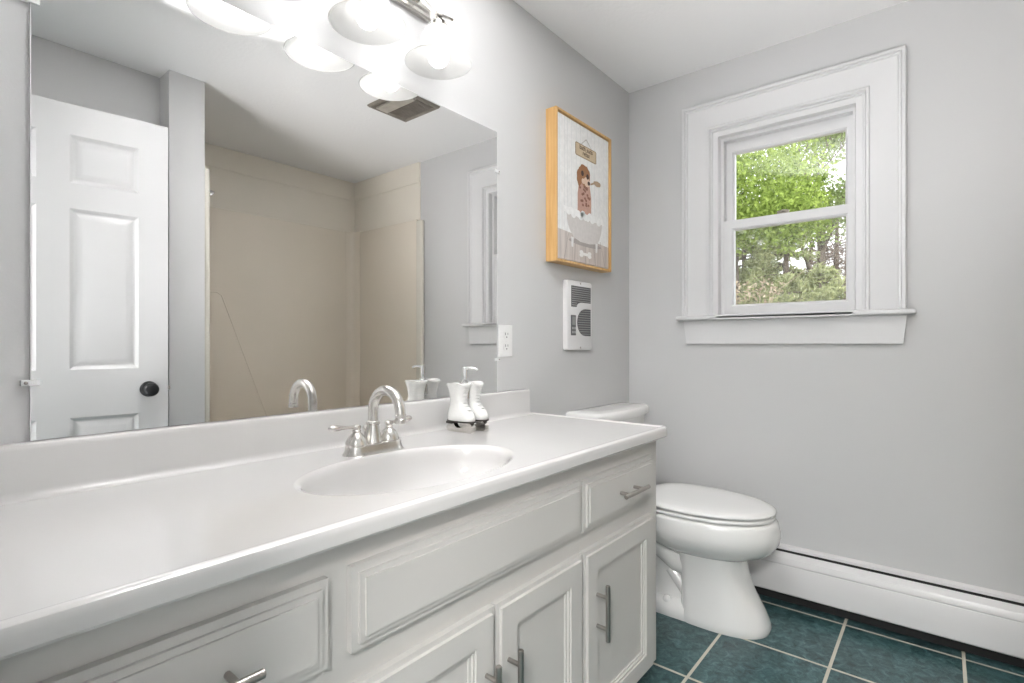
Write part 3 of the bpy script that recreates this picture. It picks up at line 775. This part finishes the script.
def lettering(txt, u, v, size):
    cu = bpy.data.curves.new('lettering', 'FONT'); cu.body = txt; cu.size = size; cu.align_x = 'CENTER'; cu.extrude = 0.0002; cu.offset = 0.0003
    to = bpy.data.objects.new('tmp_lettering', cu); C.objects.link(to)
    bpy.context.view_layer.update()
    me = bpy.data.meshes.new_from_object(to.evaluated_get(bpy.context.evaluated_depsgraph_get()))
    bpy.data.objects.remove(to); bpy.data.curves.remove(cu)
    p = Vector(fc(u, v, 0.0014))
    me.transform(Matrix.Translation(p) @ Matrix.Rotation(R(90), 4, 'X'))
    me.materials.clear(); me.materials.append(LETTER)
    o = bpy.data.objects.new('lettering', me); C.objects.link(o); o.parent = pic; o.location = -pic.location
LETTER = flat('print_letter', (0.10, 0.055, 0.03))
lettering('bath suds', 0.53, 0.826, 0.027)
lettering('relax', 0.53, 0.790, 0.027)

# ------------------------------------------------------------------ electric wall heater
WH = thing('wall_heater', (1.856, 0.0, 1.01), 'white electric wall heater with dark grilles below the framed print', 'heater')
WX0, WX1, WZ0, WZ1 = 1.760, 1.953, 1.010, 1.294
def rrect(x0, x1, z0, z1, r, n=5):
    P = []
    for cx, cz, a0 in ((x1-r, z1-r, 0), (x0+r, z1-r, 90), (x0+r, z0+r, 180), (x1-r, z0+r, 270)):
        for k in range(n+1): a = R(a0 + 90*k/n); P.append((cx + r*math.cos(a), cz + r*math.sin(a)))
    return P
mb = MB()
mb.loops([[(x, -h, z) for x, z in rrect(WX0 + d, WX1 - d, WZ0 + d, WZ1 - d, 0.012)] for d, h in ((0.0, 0.0005), (0.0, 0.016), (0.002, 0.020), (0.006, 0.022))])
mb.build('faceplate', M['heater'], WH, 30)
YG = -0.022
# upper louvre: rectangle whose lower edge steps down on the left
gx0, gx1, gz1 = 1.788, 1.938, 1.272
top = [(gx0, gz1), (gx0, 1.186), (gx0 + 0.040, 1.186)]
for k in range(7): a = R(180 - 90*k/6); top.append((gx0 + 0.080 + 0.040*math.cos(a)*1.0, 1.186 + 0.020*math.sin(a)))
top += [(gx1, 1.206), (gx1, gz1)]
mb = MB(); mb.loops([[(x, YG + 0.001, z) for x, z in top], [(x, YG - 0.0008, z) for x, z in top]]); g1 = mb.build('grille', M['grille'], WH)
mb = MB()
for k in range(9):
    z = 1.264 - k*0.0088
    x0 = gx0 + 0.004; x1 = gx1 - 0.004
    if z < 1.209: x1 = gx0 + 0.042
    mb.box(x0, x1, YG - 0.0024, YG - 0.0007, z - 0.0015, z + 0.0015)
mb.build('louvre_slats', M['slat'], g1)
# lower fan grille: D shape
cx, cz, r = 1.938, 1.124, 0.056
dd = [(cx, cz + r)]
for k in range(13):
    a = R(90 + 180*k/12); dd.append((cx - 0.043 + 0.062*math.cos(a), cz + r*math.sin(a)))
dd.append((cx, cz - r))
mb = MB(); mb.loops([[(x, YG + 0.001, z) for x, z in dd], [(x, YG - 0.0008, z) for x, z in dd]]); g2 = mb.build('grille', M['grille'], WH)
mb = MB()
for k in range(11):
    z = cz + r - 0.008 - k*0.0096; dz = abs(z - cz)
    x0 = cx - 0.043 - 0.062*math.sqrt(max(0, 1 - (dz/r)**2)) + 0.004
    mb.box(x0, cx - 0.003, YG - 0.0022, YG - 0.0007, z - 0.0012, z + 0.0012)
mb.build('louvre_slats', M['slat'], g2)
mb = MB(); mb.box(1.786, 1.820, YG - 0.003, YG + 0.001, 1.070, 1.152, 0.001); cp = mb.build('control_panel', M['grille'], WH)
mb = MB(); mb.box(1.792, 1.815, YG - 0.0042, YG - 0.0028, 1.112, 1.146); mb.build('display', flat('grey_display', (0.30, 0.31, 0.30), 0.25), cp)
for x, z in ((1.795, 1.099), (1.811, 1.099), (1.795, 1.083), (1.811, 1.083)):
    mb = MB(); mb.box(x - 0.006, x + 0.006, YG - 0.0045, YG - 0.0028, z - 0.005, z + 0.005, 0.001); mb.build('button', M['slat'], cp)
for z in (1.284, 1.020):
    mb = MB(); mb.lathe([(0.004, 0), (0.004, 0.0012), (0.002, 0.0018)], (1.858, YG, z), 12, axis=(0, -1, 0)); mb.build('screw', M['pull'], WH, 40)

# ------------------------------------------------------------------ electrical outlet
ol = thing('electrical_outlet', (1.400, 0.0, 0.990), 'white duplex electrical outlet plate beside the right edge of the mirror', 'outlet')
OX0, OX1, OZ0_, OZ1_ = 1.364, 1.436, 0.990, 1.101
mb = MB(); mb.rect(OX0, OX1, OZ0_, OZ1_, [(0, 0.0003), (0, 0.003), (0.003, 0.0058), (0.006, 0.0062)], fmw); mb.build('cover_plate', M['plastic'], ol, 25)
oc = (OX0 + OX1)/2
for z in (1.0658, 1.0252):
    mb = MB(); P = []
    for k in range(24):
        a = 2*math.pi*k/24; P.append((oc + 0.0172*math.cos(a), z + max(-0.0138, min(0.0138, 0.0172*math.sin(a)))))
    mb.loops([[(x, -0.0055, z_) for x, z_ in P], [(x, -0.0078, z_) for x, z_ in P]]); rc_ = mb.build('receptacle', M['plastic'], ol)
    mb = MB()
    mb.box(oc - 0.0075, oc - 0.0052, -0.0081, -0.0076, z - 0.0005, z + 0.0085); mb.box(oc + 0.0052, oc + 0.0075, -0.0081, -0.0076, z + 0.0005, z + 0.0080)
    mb.lathe([(0.0027, 0), (0.0027, 0.0004)], (oc, -0.0077, z - 0.0072), 10, axis=(0, -1, 0)); mb.build('slots', M['grille'], rc_)
mb = MB(); mb.lathe([(0.003, 0), (0.003, 0.001), (0.001, 0.0016)], (oc, -0.0062, 1.0455), 12, axis=(0, -1, 0)); mb.build('screw', M['plastic'], ol, 40)

# ------------------------------------------------------------------ toilet
TX = 2.036
DY_ = 0.020
to = thing('toilet', (TX, -0.40, 0.0), 'white two-piece elongated toilet with closed lid beside the vanity', 'toilet')
def egg(yf, yb, w, z, ym=None, ef=2.15, eb=2.6, n=56, x0=None):
    """outline with a rounded front and squarer back"""
    if ym is None: ym = yb + (yf - yb) * 0.42
    x0 = TX if x0 is None else x0
    P = []
    for k in range(n):
        t = 2*math.pi*k/n; cs, sn = math.cos(t), math.sin(t)
        e = ef if sn < 0 else eb
        x = w*math.copysign(abs(cs)**(2/e), cs)
        y = DY_ + ym + ((ym - yf) if sn < 0 else (yb - ym))*math.copysign(abs(sn)**(2/e), sn)
        P.append((x0 + x, y, z))
    return P
mb = MB()
secs = [(-0.600, -0.34, 0.060, 0.205), (-0.640, -0.33, 0.090, 0.228), (-0.675, -0.32, 0.122, 0.244), (-0.712, -0.29, 0.152, 0.262), (-0.738, -0.27, 0.172, 0.285), (-0.752, -0.255, 0.184, 0.308),
        (-0.757, -0.245, 0.189, 0.328), (-0.756, -0.24, 0.190, 0.346), (-0.751, -0.24, 0.188, 0.364), (-0.747, -0.24, 0.187, 0.378), (-0.738, -0.245, 0.181, 0.388), (-0.66, -0.28, 0.13, 0.389)]
mb.loops([egg(*s[:3], s[3] + 0.013) for s in secs])
mb.build('bowl', M['porcelain'], to, 60)
mb = MB()       # pedestal column under the front of the bowl, flaring towards the floor
secs = [(-0.722, -0.425, 0.120, 0.0), (-0.725, -0.425, 0.123, 0.012), (-0.720, -0.425, 0.122, 0.030), (-0.702, -0.425, 0.116, 0.070), (-0.668, -0.425, 0.110, 0.130), (-0.648, -0.422, 0.110, 0.190), (-0.640, -0.418, 0.113, 0.240),
        (-0.645, -0.41, 0.120, 0.276)]
mb.loops([egg(*s, ym=s[1] + (s[0]-s[1])*0.30, ef=2.5, eb=4.0) for s in secs])
mb.build('pedestal', M['porcelain'], to, 50)
mb = MB()       # base foot, narrow web and trapway behind the pedestal
mb.loops([egg(-0.60, -0.17, w, z, ym=-0.40, ef=3, eb=3) for w, z in ((0.116, 0.0), (0.118, 0.010), (0.114, 0.045), (0.100, 0.056), (0.075, 0.060))])
mb.loops([egg(-0.52, -0.16, w, z, ym=-0.34, ef=3.5, eb=3.5) for w, z in ((0.078, 0.05), (0.074, 0.12), (0.078, 0.20), (0.10, 0.27), (0.13, 0.33), (0.16, 0.36))])
for sgn in (-1, 1):
    mb.tube([(TX + sgn*0.055, -0.53, 0.205), (TX + sgn*0.060, -0.46, 0.190), (TX + sgn*0.064, -0.39, 0.200), (TX + sgn*0.066, -0.32, 0.245), (TX + sgn*0.064, -0.25, 0.265), (TX + sgn*0.060, -0.195, 0.230), (TX + sgn*0.058, -0.185, 0.14), (TX + sgn*0.056, -0.19, 0.05)],
            [0.036, 0.040, 0.042, 0.042, 0.042, 0.042, 0.042, 0.042], 20)
    mb.tube([(TX + sgn*0.062, -0.46, 0.050), (TX + sgn*0.062, -0.42, 0.105), (TX + sgn*0.060, -0.36, 0.165)], [0.032, 0.028, 0.022], 16)
mb.build('trapway', M['porcelain'], to, 50)
mb = MB()
mb.loops([egg(-0.34, -0.035, w, z, ym=-0.19, ef=6, eb=6) for w, z in ((0.10, 0.30), (0.135, 0.335), (0.165, 0.36), (0.170, 0.380), (0.165, 0.386))])
mb.build('tank_deck', M['porcelain'], to, 50)
mb = MB()
mb.loops([egg(-0.738, -0.262, w, z, ef=2.15, eb=3.0) for w, z in ((0.178, 0.4045), (0.184, 0.4070), (0.1865, 0.4120), (0.184, 0.4170), (0.178, 0.4185))])
mb.build('toilet_seat', M['seat'], to, 60)
mb = MB()
secs = [(0.010, 0.4225), (0.003, 0.4240), (0.000, 0.428), (0.002, 0.434), (0.009, 0.4385), (0.030, 0.4425), (0.075, 0.4450), (0.12, 0.4460)]
mb.loops([egg(-0.741 + d, -0.252 - d*0.6, 0.187 - d, z, ef=2.15, eb=3.0) for d, z in secs])
mb.build('toilet_lid', M['seat'], to, 60)
for sgn in (-1, 1):
    mb = MB(); mb.box(TX + sgn*0.072 - 0.022, TX + sgn*0.072 + 0.022, -0.242, -0.202, 0.398, 0.434, 0.008, 3); mb.build('seat_hinge', M['seat'], to, 40)
    mb = MB(); mb.lathe([(0.016, 0.045), (0.016, 0.056), (0.012, 0.066), (0.004, 0.070)], (TX + sgn*0.095, -0.36, 0), 16); mb.build('bolt_cap', M['porcelain'], to, 50)
def tank_ring(w, yf, yb, z, bow, r=0.030, n=10):
    P = []; TX = 1.994; w += 0.006
    for k in range(n + 1):           # bowed front, left to right
        u = -1 + 2*k/n; P.append((TX + u*(w - r), yf - bow*(1 - u*u), z))
    for k in range(1, 6): a = R(-90 + 90*k/6); P.append((TX + w - r + r*math.cos(a), yf + r + r*math.sin(a), z))
    P.append((TX + w, yf + r, z)); P.append((TX + w, yb - 0.01, z)); P.append((TX + w - 0.01, yb, z)); P.append((TX - w + 0.01, yb, z)); P.append((TX - w, yb - 0.01, z)); P.append((TX - w, yf + r, z))
    for k in range(1, 6): a = R(180 + 90*k/6); P.append((TX - w + r + r*math.cos(a), yf + r + r*math.sin(a), z))
    return P
mb = MB(); mb.loops([tank_ring(w, yf, -0.022, z, b) for w, yf, z, b in ((0.180, -0.135, 0.396, 0.010), (0.195, -0.143, 0.41, 0.014), (0.205, -0.147, 0.50, 0.018), (0.214, -0.150, 0.716, 0.022), (0.214, -0.150, 0.722, 0.022))])
mb.build('tank', M['porcelain'], to, 40)
mb = MB(); mb.loops([tank_ring(w, yf, yb, z, b) for w, yf, yb, z, b in ((0.222, -0.156, -0.012, 0.7235, 0.022), (0.228, -0.162, -0.008, 0.727, 0.024), (0.230, -0.164, -0.006, 0.737, 0.025), (0.230, -0.164, -0.006, 0.751, 0.025), (0.227, -0.161, -0.008, 0.759, 0.024), (0.218, -0.152, -0.014, 0.764, 0.022), (0.150, -0.11, -0.05, 0.766, 0.015))])
mb.build('tank_lid', M['porcelain'], to, 45)
mb = MB(); mb.lathe([(0.012, 0), (0.012, 0.008), (0.007, 0.012)], (TX - 0.200, -0.158, 0.680), 16, axis=(0, -1, 0)); mb.tube([(TX - 0.200, -0.172, 0.680), (TX - 0.155, -0.186, 0.676), (TX - 0.12, -0.188, 0.668)], [0.006, 0.005, 0.006], 10)
mb.build('flush_lever', M['chrome'], to, 40)

# ------------------------------------------------------------------ open six-panel door (seen in the mirror)
dr_ = struct(bpy.data.objects.new('door_1', None)); C.objects.link(dr_)
DW, DH, DT = 0.757, 1.972, 0.035
dr_.location = (0.070, -1.552, 0.008); dr_.rotation_euler = (0, 0, math.atan2(0.088, 0.752))
def door_local(ob):               # meshes of the door are written in the door's own frame
    ob.parent = dr_; return ob
mb = MB()
px_ = [0.0, 0.106, 0.330, 0.427, 0.651, DW]
pz_ = [0.0, 0.235, 0.735, 0.925, 1.562, 1.662, 1.852, DH]
fd = lambda a, b, h: (a, h, b)
# front face (towards the room, +y) as a grid of rails/stiles with raised-and-fielded panels
for i in range(5):
    for j in range(7):
        x0, x1, z0, z1 = px_[i], px_[i+1], pz_[j], pz_[j+1]
        if i in (1, 3) and j in (1, 3, 5):
            mb.rect(x0, x1, z0, z1, [(0, DT/2), (0.006, DT/2 - 0.004), (0.013, DT/2 - 0.009), (0.019, DT/2 - 0.010), (0.040, DT/2 - 0.003), (0.043, DT/2 - 0.0025)], fd, True, False)
        else:
            vs = [mb.bm.verts.new(p) for p in ((x0, DT/2, z0), (x1, DT/2, z0), (x1, DT/2, z1), (x0, DT/2, z1))]; mb.bm.faces.new(vs)
mb.loops([[(0, DT/2, 0), (DW, DT/2, 0), (DW, DT/2, DH), (0, DT/2, DH)], [(0, -DT/2, 0), (DW, -DT/2, 0), (DW, -DT/2, DH), (0, -DT/2, DH)]], False, True)
ob = mb.build('door_leaf', M['trim'], None, 20); ob.parent = dr_
# second knob side omitted: that face lies against the nook wall
mb = MB(); KX, KZ = DW - 0.070, 0.835
mb.lathe([(0.033, 0.0), (0.033, 0.005), (0.029, 0.010), (0.014, 0.013), (0.011, 0.020), (0.011, 0.032), (0.018, 0.037), (0.026, 0.044), (0.0285, 0.053), (0.026, 0.062), (0.017, 0.068), (0.0, 0.069)], (KX, DT/2, KZ), 28, axis=(0, 1, 0))
ob = mb.build('door_knob', M['black'], None, 50); ob.parent = dr_
mb = MB(); mb.box(DW - 0.001, DW + 0.0015, -0.012, 0.012, KZ - 0.028, KZ + 0.028); mb.box(DW, DW + 0.010, -0.006, 0.006, KZ - 0.008, KZ + 0.008, 0.002)
ob = mb.build('latch_plate', M['nickel'], None); ob.parent = dr_
for z in (0.18, 0.98, 1.78):
    mb = MB(); mb.tube([(-0.006, DT/2 + 0.004, z - 0.045), (-0.006, DT/2 + 0.004, z + 0.045)], 0.006, 12); ob = mb.build('hinge', M['nickel'], None, 40); ob.parent = dr_

# ------------------------------------------------------------------ bathtub, surround and shower head (seen in the mirror)
AX0, AX1 = 0.984, LX
bt = thing('bathtub', (1.66, -1.9, 0.0), 'cream alcove bathtub inside the cream tub surround', 'bathtub')
mb = MB()
fz = lambda a, b, h: (a, b, h)
mb.rect(AX0 + 0.004, AX1 - 0.004, YT + 0.012, -1.515, [(0, 0.0), (0, 0.405), (0.006, 0.418), (0.016, 0.42), (0.075, 0.42), (0.088, 0.41), (0.115, 0.20), (0.15, 0.10), (0.20, 0.08)], fz)
mb.build('tub_shell', M['cream'], bt, 40)
mb = MB(); mb.lathe([(0.03, 0), (0.03, 0.004), (0.02, 0.006)], (1.25, -1.9, 0.081), 20); mb.build('drain', M['chrome'], bt, 40)
sr = thing('tub_surround', (1.66, -2.28, 0.42), 'cream fibreglass tub surround lining the alcove walls above the bathtub', 'surround')
SZ0, SZ1 = 0.4215, 1.872
mb = MB(); mb.box(AX0 + 0.03, AX1 - 0.03, YT + 0.0065, YT + 0.020, SZ0, SZ1, 0.004); bp_ = mb.build('back_panel', M['cream'], sr, 40)
mb = MB(); mb.tube([(1.0, YT + 0.020, 1.354), (1.345, YT + 0.020, 1.354), (1.372, YT + 0.020, 1.335), (1.700, YT + 0.020, 0.43)], 0.0030, 8); mb.build('moulded_ridge', M['cream'], bp_, 50)
for x0, x1 in ((AX0 + 0.0065, AX0 + 0.020), (AX1 - 0.020, AX1 - 0.0065)):
    mb = MB(); mb.box(x0, x1, YT + 0.030, -1.560, SZ0, SZ1, 0.004); mb.build('end_panel', M['cream'], sr, 40)
for sx, cx in ((1, AX0), (-1, AX1)):       # coved corner columns
    mb = MB(); P = []
    ax = cx + sx*0.0065; y0 = YT + 0.0065
    P = [(ax, y0)] + [(ax + sx*0.085, y0), (ax + sx*0.085, y0 + 0.015)] + [(ax + sx*(0.060 - 0.032*math.sin(R(90*k/6)) ), y0 + 0.020 + 0.032*(1 - math.cos(R(90*k/6))) + 0.0) for k in range(7)] + [(ax + sx*0.016, y0 + 0.085), (ax, y0 + 0.085)]
    mb.loops([[(x, y, SZ0) for x, y in P], [(x, y, SZ1 + 0.004) for x, y in P]]); mb.build('corner_column', M['cream'], sr, 40)
for sx, cx in ((1, AX0), (-1, AX1)):       # front flanges
    mb = MB(); x0, x1 = sorted((cx + sx*0.0008, cx + sx*0.028)); mb.box(x0, x1, -1.560, -1.500, SZ0, SZ1 - 0.01, 0.010, 4); mb.build('front_flange', M['cream_edge'], sr, 40)
shw = thing('shower_head', (1.0, -1.90, 1.86), 'small chrome shower head on a short arm inside the tub alcove', 'shower head')
mb = MB(); mb.lathe([(0.028, 0), (0.026, 0.006), (0.012, 0.009)], (0.9905, -1.90, 1.905), 20, axis=(1, 0, 0)); mb.build('escutcheon', M['chrome'], shw, 40)
mb = MB(); mb.tube([(0.995, -1.90, 1.905), (1.06, -1.90, 1.905), (1.10, -1.90, 1.893), (1.13, -1.90, 1.872)], 0.0085, 12); mb.build('arm', M['chrome'], shw, 50)
mb = MB(); mb.lathe([(0.010, 0), (0.013, 0.010), (0.012, 0.018), (0.020, 0.032), (0.027, 0.044), (0.027, 0.050), (0.022, 0.052)], (1.128, -1.90, 1.875), 24, axis=(0.72, 0, -0.69)); mb.build('spray_face', M['chrome'], shw, 40)

# ------------------------------------------------------------------ ceiling exhaust vent (seen in the mirror)
ve = thing('ceiling_vent', (1.727, -0.963, ZC), 'tarnished metal square exhaust vent on the ceiling', 'vent')
fv = lambda a, b, h: (a, b, ZC - h)
mb = MB(); mb.rect(1.602, 1.852, -1.102, -0.828, [(0, 0.0), (0, 0.004), (0.006, 0.012), (0.014, 0.014), (0.020, 0.010), (0.024, 0.004)], fv); mb.build('frame', M['vent'], ve, 25)
mb = MB(); mb.box(1.640, 1.710, -1.078, -0.852, ZC - 0.016, ZC - 0.004, 0.003); mb.build('light_plate', M['ventlite'], ve)
mb = MB()
for k in range(9): mb.box(1.722 + k*0.012, 1.727 + k*0.012, -1.078, -0.852, ZC - 0.012, ZC - 0.004)
mb.build('louvres', M['vent'], ve)

# ------------------------------------------------------------------ outdoors
GZ = -0.45
mb = MB(); mb.box(LX + 0.2, 40, -18, 22, GZ - 0.2, GZ); struct(mb.build('ground', M['ground']))

def leaf_cloud(name, m, parent, clusters, n, size, seed, aspect=0.5, droop=0.0, stretch=(1,1,1)):
    """one mesh of many small folded leaves scattered through blobs (x, y, z, r)"""
    rng = np.random.default_rng(seed)
    cl = np.array(clusters, float); wgt = cl[:, 3]**2; wgt /= wgt.sum()
    idx = rng.choice(len(cl), n, p=wgt)
    d = rng.normal(size=(n, 3)); d /= np.linalg.norm(d, axis=1)[:, None]
    rad = rng.random(n)**0.45
    P = cl[idx, :3] + d*(cl[idx, 3]*rad)[:, None]*np.array(stretch)
    a = rng.normal(size=(n, 3)); a[:, 2] -= droop; a /= np.linalg.norm(a, axis=1)[:, None]
    b = np.cross(a, rng.normal(size=(n, 3))); b /= np.linalg.norm(b, axis=1)[:, None]
    s = size*(0.6 + 0.8*rng.random(n))[:, None]
    V = np.stack([P - a*s, P + b*s*aspect, P + a*s, P - b*s*aspect], 1).reshape(-1, 3)
    off = Vector((0, 0, 0)); p = parent
    while p is not None: off += p.location; p = p.parent
    V -= np.array(off)
    me = bpy.data.meshes.new(name)
    me.vertices.add(4*n); me.vertices.foreach_set('co', V.ravel())
    me.loops.add(4*n); me.loops.foreach_set('vertex_index', np.arange(4*n))
    me.polygons.add(n); me.polygons.foreach_set('loop_start', np.arange(n)*4); me.polygons.foreach_set('loop_total', np.full(n, 4))
    me.update(calc_edges=True); me.materials.append(m)
    o = bpy.data.objects.new(name, me); C.objects.link(o); o.parent = parent
    return o
def limb(mb, p, d, L, r, depth, rng, ends, spread=0.55, up=0.1):
    pts = [Vector(p)]; dd = Vector(d).normalized()
    for k in range(4):
        dd = (dd + Vector((rng.uniform(-1, 1), rng.uniform(-1, 1), rng.uniform(-.5, 1)))*0.12 + Vector((0, 0, up*0.3))).normalized()
        pts.append(pts[-1] + dd*L/4)
    mb.tube(pts, [r*(1 - 0.13*i) for i in range(5)], 7)
    ends.append((*pts[-1], 0)); ends.append((*pts[2], 0))
    if depth:
        for k in range(3):
            q = pts[rng.choice((2, 3, 4))]
            nd = (dd + Vector((rng.uniform(-1, 1), rng.uniform(-1, 1), rng.uniform(-.3, .9)))*spread*1.5).normalized()
            limb(mb, q, nd, L*rng.uniform(.55, .75), r*0.5, depth-1, rng, ends, spread, up)
def along(u, x):                  # where a plant must stand at depth x to show at that bearing from the room
    rr = (u - 512)/524.918; c_, s_ = math.cos(YAW), math.sin(YAW)
    return -1.18 + x*(s_ - rr*c_)/(c_ + rr*s_)
def height(v, u, x):
    rr = (u - 512)/524.918
    return 1.0347 + (344.014 - v)/524.918 * x/(math.cos(YAW) + rr*math.sin(YAW))
def tree(name, label, u, x, trunk_r, h_fork, m, n, size, seed, clusters, bark=True, group=None, depth=2, cat='tree'):
    y = along(u, x)
    t = thing(name, (x, y, GZ), label, cat, group)
    rng = random.Random(seed); mb = MB(); ends = []
    pts = [(x, y, GZ - 0.05)]
    for k in range(1, 6): pts.append((x + rng.uniform(-.06, .06), y + rng.uniform(-.05, .05), GZ + (h_fork - GZ)*k/5))
    mb.tube(pts, [trunk_r*(1.1 - 0.08*i) for i in range(6)], 9)
    for k in range(4):
        a = rng.uniform(0, 6.28); limb(mb, pts[-1 - (k % 3)], (math.cos(a)*.6, math.sin(a)*.6, 1.0), rng.uniform(1.0, 1.7), trunk_r*0.6, depth, rng, ends)
    mb.build('trunk', M['bark'], t, 60)
    if clusters is None: clusters = [(e[0], e[1], e[2], rng.uniform(.22, .42)) for e in ends]
    leaf_cloud('foliage', m, t, clusters, n, size, seed)
    return t
def blob(u, v, x, r): return (x, along(u, x), height(v, u, x), r)
rg = random.Random(5)
# bright green tree filling the left and middle of the upper pane
cl = [blob(rg.uniform(715, 812), rg.uniform(158, 228), rg.uniform(5.6, 7.0), rg.uniform(.20, .40)) for _ in range(34)]
cl += [(rg.uniform(5.6, 7.2), rg.uniform(0.3, 3.2), rg.uniform(2.6, 5.2), rg.uniform(.35, .6)) for _ in range(34)]
tree('maple_tree', 'bright green leafy tree filling the left of the upper window pane', 735, 6.4, 0.085, 2.0, M['leaf'], 60000, 0.023, 11, cl)
# forked grey-brown tree towards the right
cl = [blob(rg.uniform(800, 850), rg.uniform(112, 170), rg.uniform(7.2, 8.6), rg.uniform(.16, .34)) for _ in range(16)]
cl += [blob(rg.uniform(775, 860), rg.uniform(195, 228), rg.uniform(7.0, 8.4), rg.uniform(.18, .34)) for _ in range(12)]
cl += [(rg.uniform(7.2, 8.8), rg.uniform(-1.6, 1.2), rg.uniform(4.0, 6.0), rg.uniform(.35, .6)) for _ in range(22)]
tree('forked_tree', 'slender forked tree with grey-brown trunk right of centre in the upper pane', 818, 7.8, 0.058, 2.9, M['leaf2'], 22000, 0.024, 23, cl, depth=3)
# spruce in the lower pane
def conifer(name, label, u, x, top, base_r, n, m, seed, group=None):
    y = along(u, x); t = thing(name, (x, y, GZ), label, 'tree', group)
    mb = MB(); mb.tube([(x, y, GZ - .05), (x, y, (GZ + top)/2), (x, y, top)], [0.075, 0.05, 0.012], 8)
    rng = random.Random(seed); cl = []
    hh = top - GZ
    for k in range(150):
        f = rng.random()**0.8; z = GZ + 0.15 + (hh - 0.25)*f; L = base_r*(1 - f)**0.8 + 0.05; a = rng.uniform(0, 6.283)
        e = Vector((x + math.cos(a)*L, y + math.sin(a)*L, z - 0.12*L))
        mb.tube([(x, y, z), tuple((Vector((x, y, z)) + e)/2 + Vector((0, 0, .05*L))), tuple(e)], [0.012, 0.008, 0.003], 5)
        for q in (0.35, 0.6, 0.82, 1.0): 
            p_ = Vector((x, y, z)).lerp(e, q); cl.append((*p_, 0.055 + 0.09*(1 - f)))
    mb.build('trunk', M['bark'], t, 60)
    leaf_cloud('foliage', m, t, cl, n, 0.036, seed, aspect=0.22, droop=0.3, stretch=(1, 1, .7))
conifer('spruce_tree', 'grey-green spruce in the middle of the lower pane', 786, 6.0, 2.45, 0.95, 34000, M['needle'], 31)
conifer('spruce_tree', 'small spruce at the lower right of the lower pane', 822, 5.3, 1.85, 0.55, 16000, M['needle'], 37)
conifer('spruce_tree', 'dim spruce at the left of the lower pane behind the dry shrub', 744, 7.4, 2.9, 1.1, 32000, M['needle'], 41)
# dry twiggy shrub low at the left
shx = 4.7; shy = along(741, shx)
sb = thing('dry_shrub', (shx, shy, GZ), 'dry brown twiggy shrub at the lower left corner of the lower pane', 'shrub')
mb = MB(); rng = random.Random(9); cl = []
for k in range(90):
    a = rng.uniform(0, 6.283); L = rng.uniform(1.1, 2.0); sp = rng.uniform(.08, .42)
    p0 = Vector((shx + rng.uniform(-.08, .08), shy + rng.uniform(-.08, .08), GZ - .03)); p2 = p0 + Vector((math.cos(a)*sp, math.sin(a)*sp, L)); p1 = (p0 + p2)/2 + Vector((math.cos(a)*sp*.12, math.sin(a)*sp*.12, .12))
    mb.tube([p0, p1, p2], [0.008, 0.005, 0.002], 5); cl.append((*p2, .12)); cl.append((*((p1 + p2)/2), .12))
    for q in range(2):
        b0 = p1.lerp(p2, rng.random()); mb.tube([b0, b0 + Vector((rng.uniform(-.25, .25), rng.uniform(-.25, .25), rng.uniform(-.02, .28)))], [0.004, 0.0015], 4)
mb.build('twigs', M['twig'], sb)
leaf_cloud('foliage', M['twig'], sb, cl, 6000, 0.02, 5, aspect=0.4)
# thin dark pines at the right, sky between them
for i, (u, x, r) in enumerate(((812, 9.4, .03), (825, 10.6, .045), (838, 9.8, .055), (848, 11.0, .04))):
    y = along(u, x)
    t = thing('pine_tree', (x, y, GZ), ('thin dark pine trunk, leftmost of four at the right of the lower pane', 'dark pine trunk, second of four at the right of the lower pane', 'thickest dark pine, third of four at the right of the lower pane', 'dark pine at the right edge of the panes, last of four')[i], 'tree', 'thin dark pines beyond the spruces')
    mb = MB(); rng = random.Random(60 + i); cl = []
    mb.tube([(x, y, GZ - .05), (x + .03, y + .04, 1.9), (x, y, 3.5)], [r*1.15, r*.9, r*.25], 9)
    for k in range(34):
        z = rng.uniform(1.0, 3.2); a = rng.uniform(0, 6.283); L = rng.uniform(.2, .55)
        e = (x + math.cos(a)*L, y + math.sin(a)*L, z + rng.uniform(-.25, .2)); mb.tube([(x, y, z), e], [.014, .004], 5); cl.append((*e, .16)); cl.append((x + math.cos(a)*L*.6, y + math.sin(a)*L*.6, z, .13))
    mb.build('trunk', M['bark'], t, 60)
    leaf_cloud('foliage', M['needle_brown'], t, cl, 1500, 0.04, 70 + i, aspect=0.2)
# pale distant tree line low behind everything
for i, (u, x, h, r) in enumerate(((700, 15, 2.9, 1.4), (752, 18.5, 3.3, 1.4), (800, 15.5, 2.4, 1.1))):
    y = along(u, x)
    t = thing('distant_tree', (x, y, GZ), ('distant olive green tree behind the left of the lower pane', 'tall distant olive green tree behind the middle of both panes', 'low distant olive green tree behind the spruce')[i], 'tree', 'distant trees beyond the garden')
    mb = MB(); mb.tube([(x, y, GZ - .05), (x, y, h*.6)], [.1, .05], 8); mb.build('trunk', M['bark'], t, 60)
    rng = random.Random(90 + i); cl = []
    for _ in range(24):
        q = rng.random()**0.7; a = rng.uniform(0, 6.283); rr_ = r*0.9*math.sqrt(rng.random())*math.sqrt(max(0.02, 1 - q*q)); cl.append((x + rr_*math.cos(a), y + rr_*math.sin(a), 0.3 + (h - 0.3)*q, rng.uniform(.3, .6)))
    leaf_cloud('foliage', M['leaf2'], t, cl, 9000, 0.06, 95 + i)
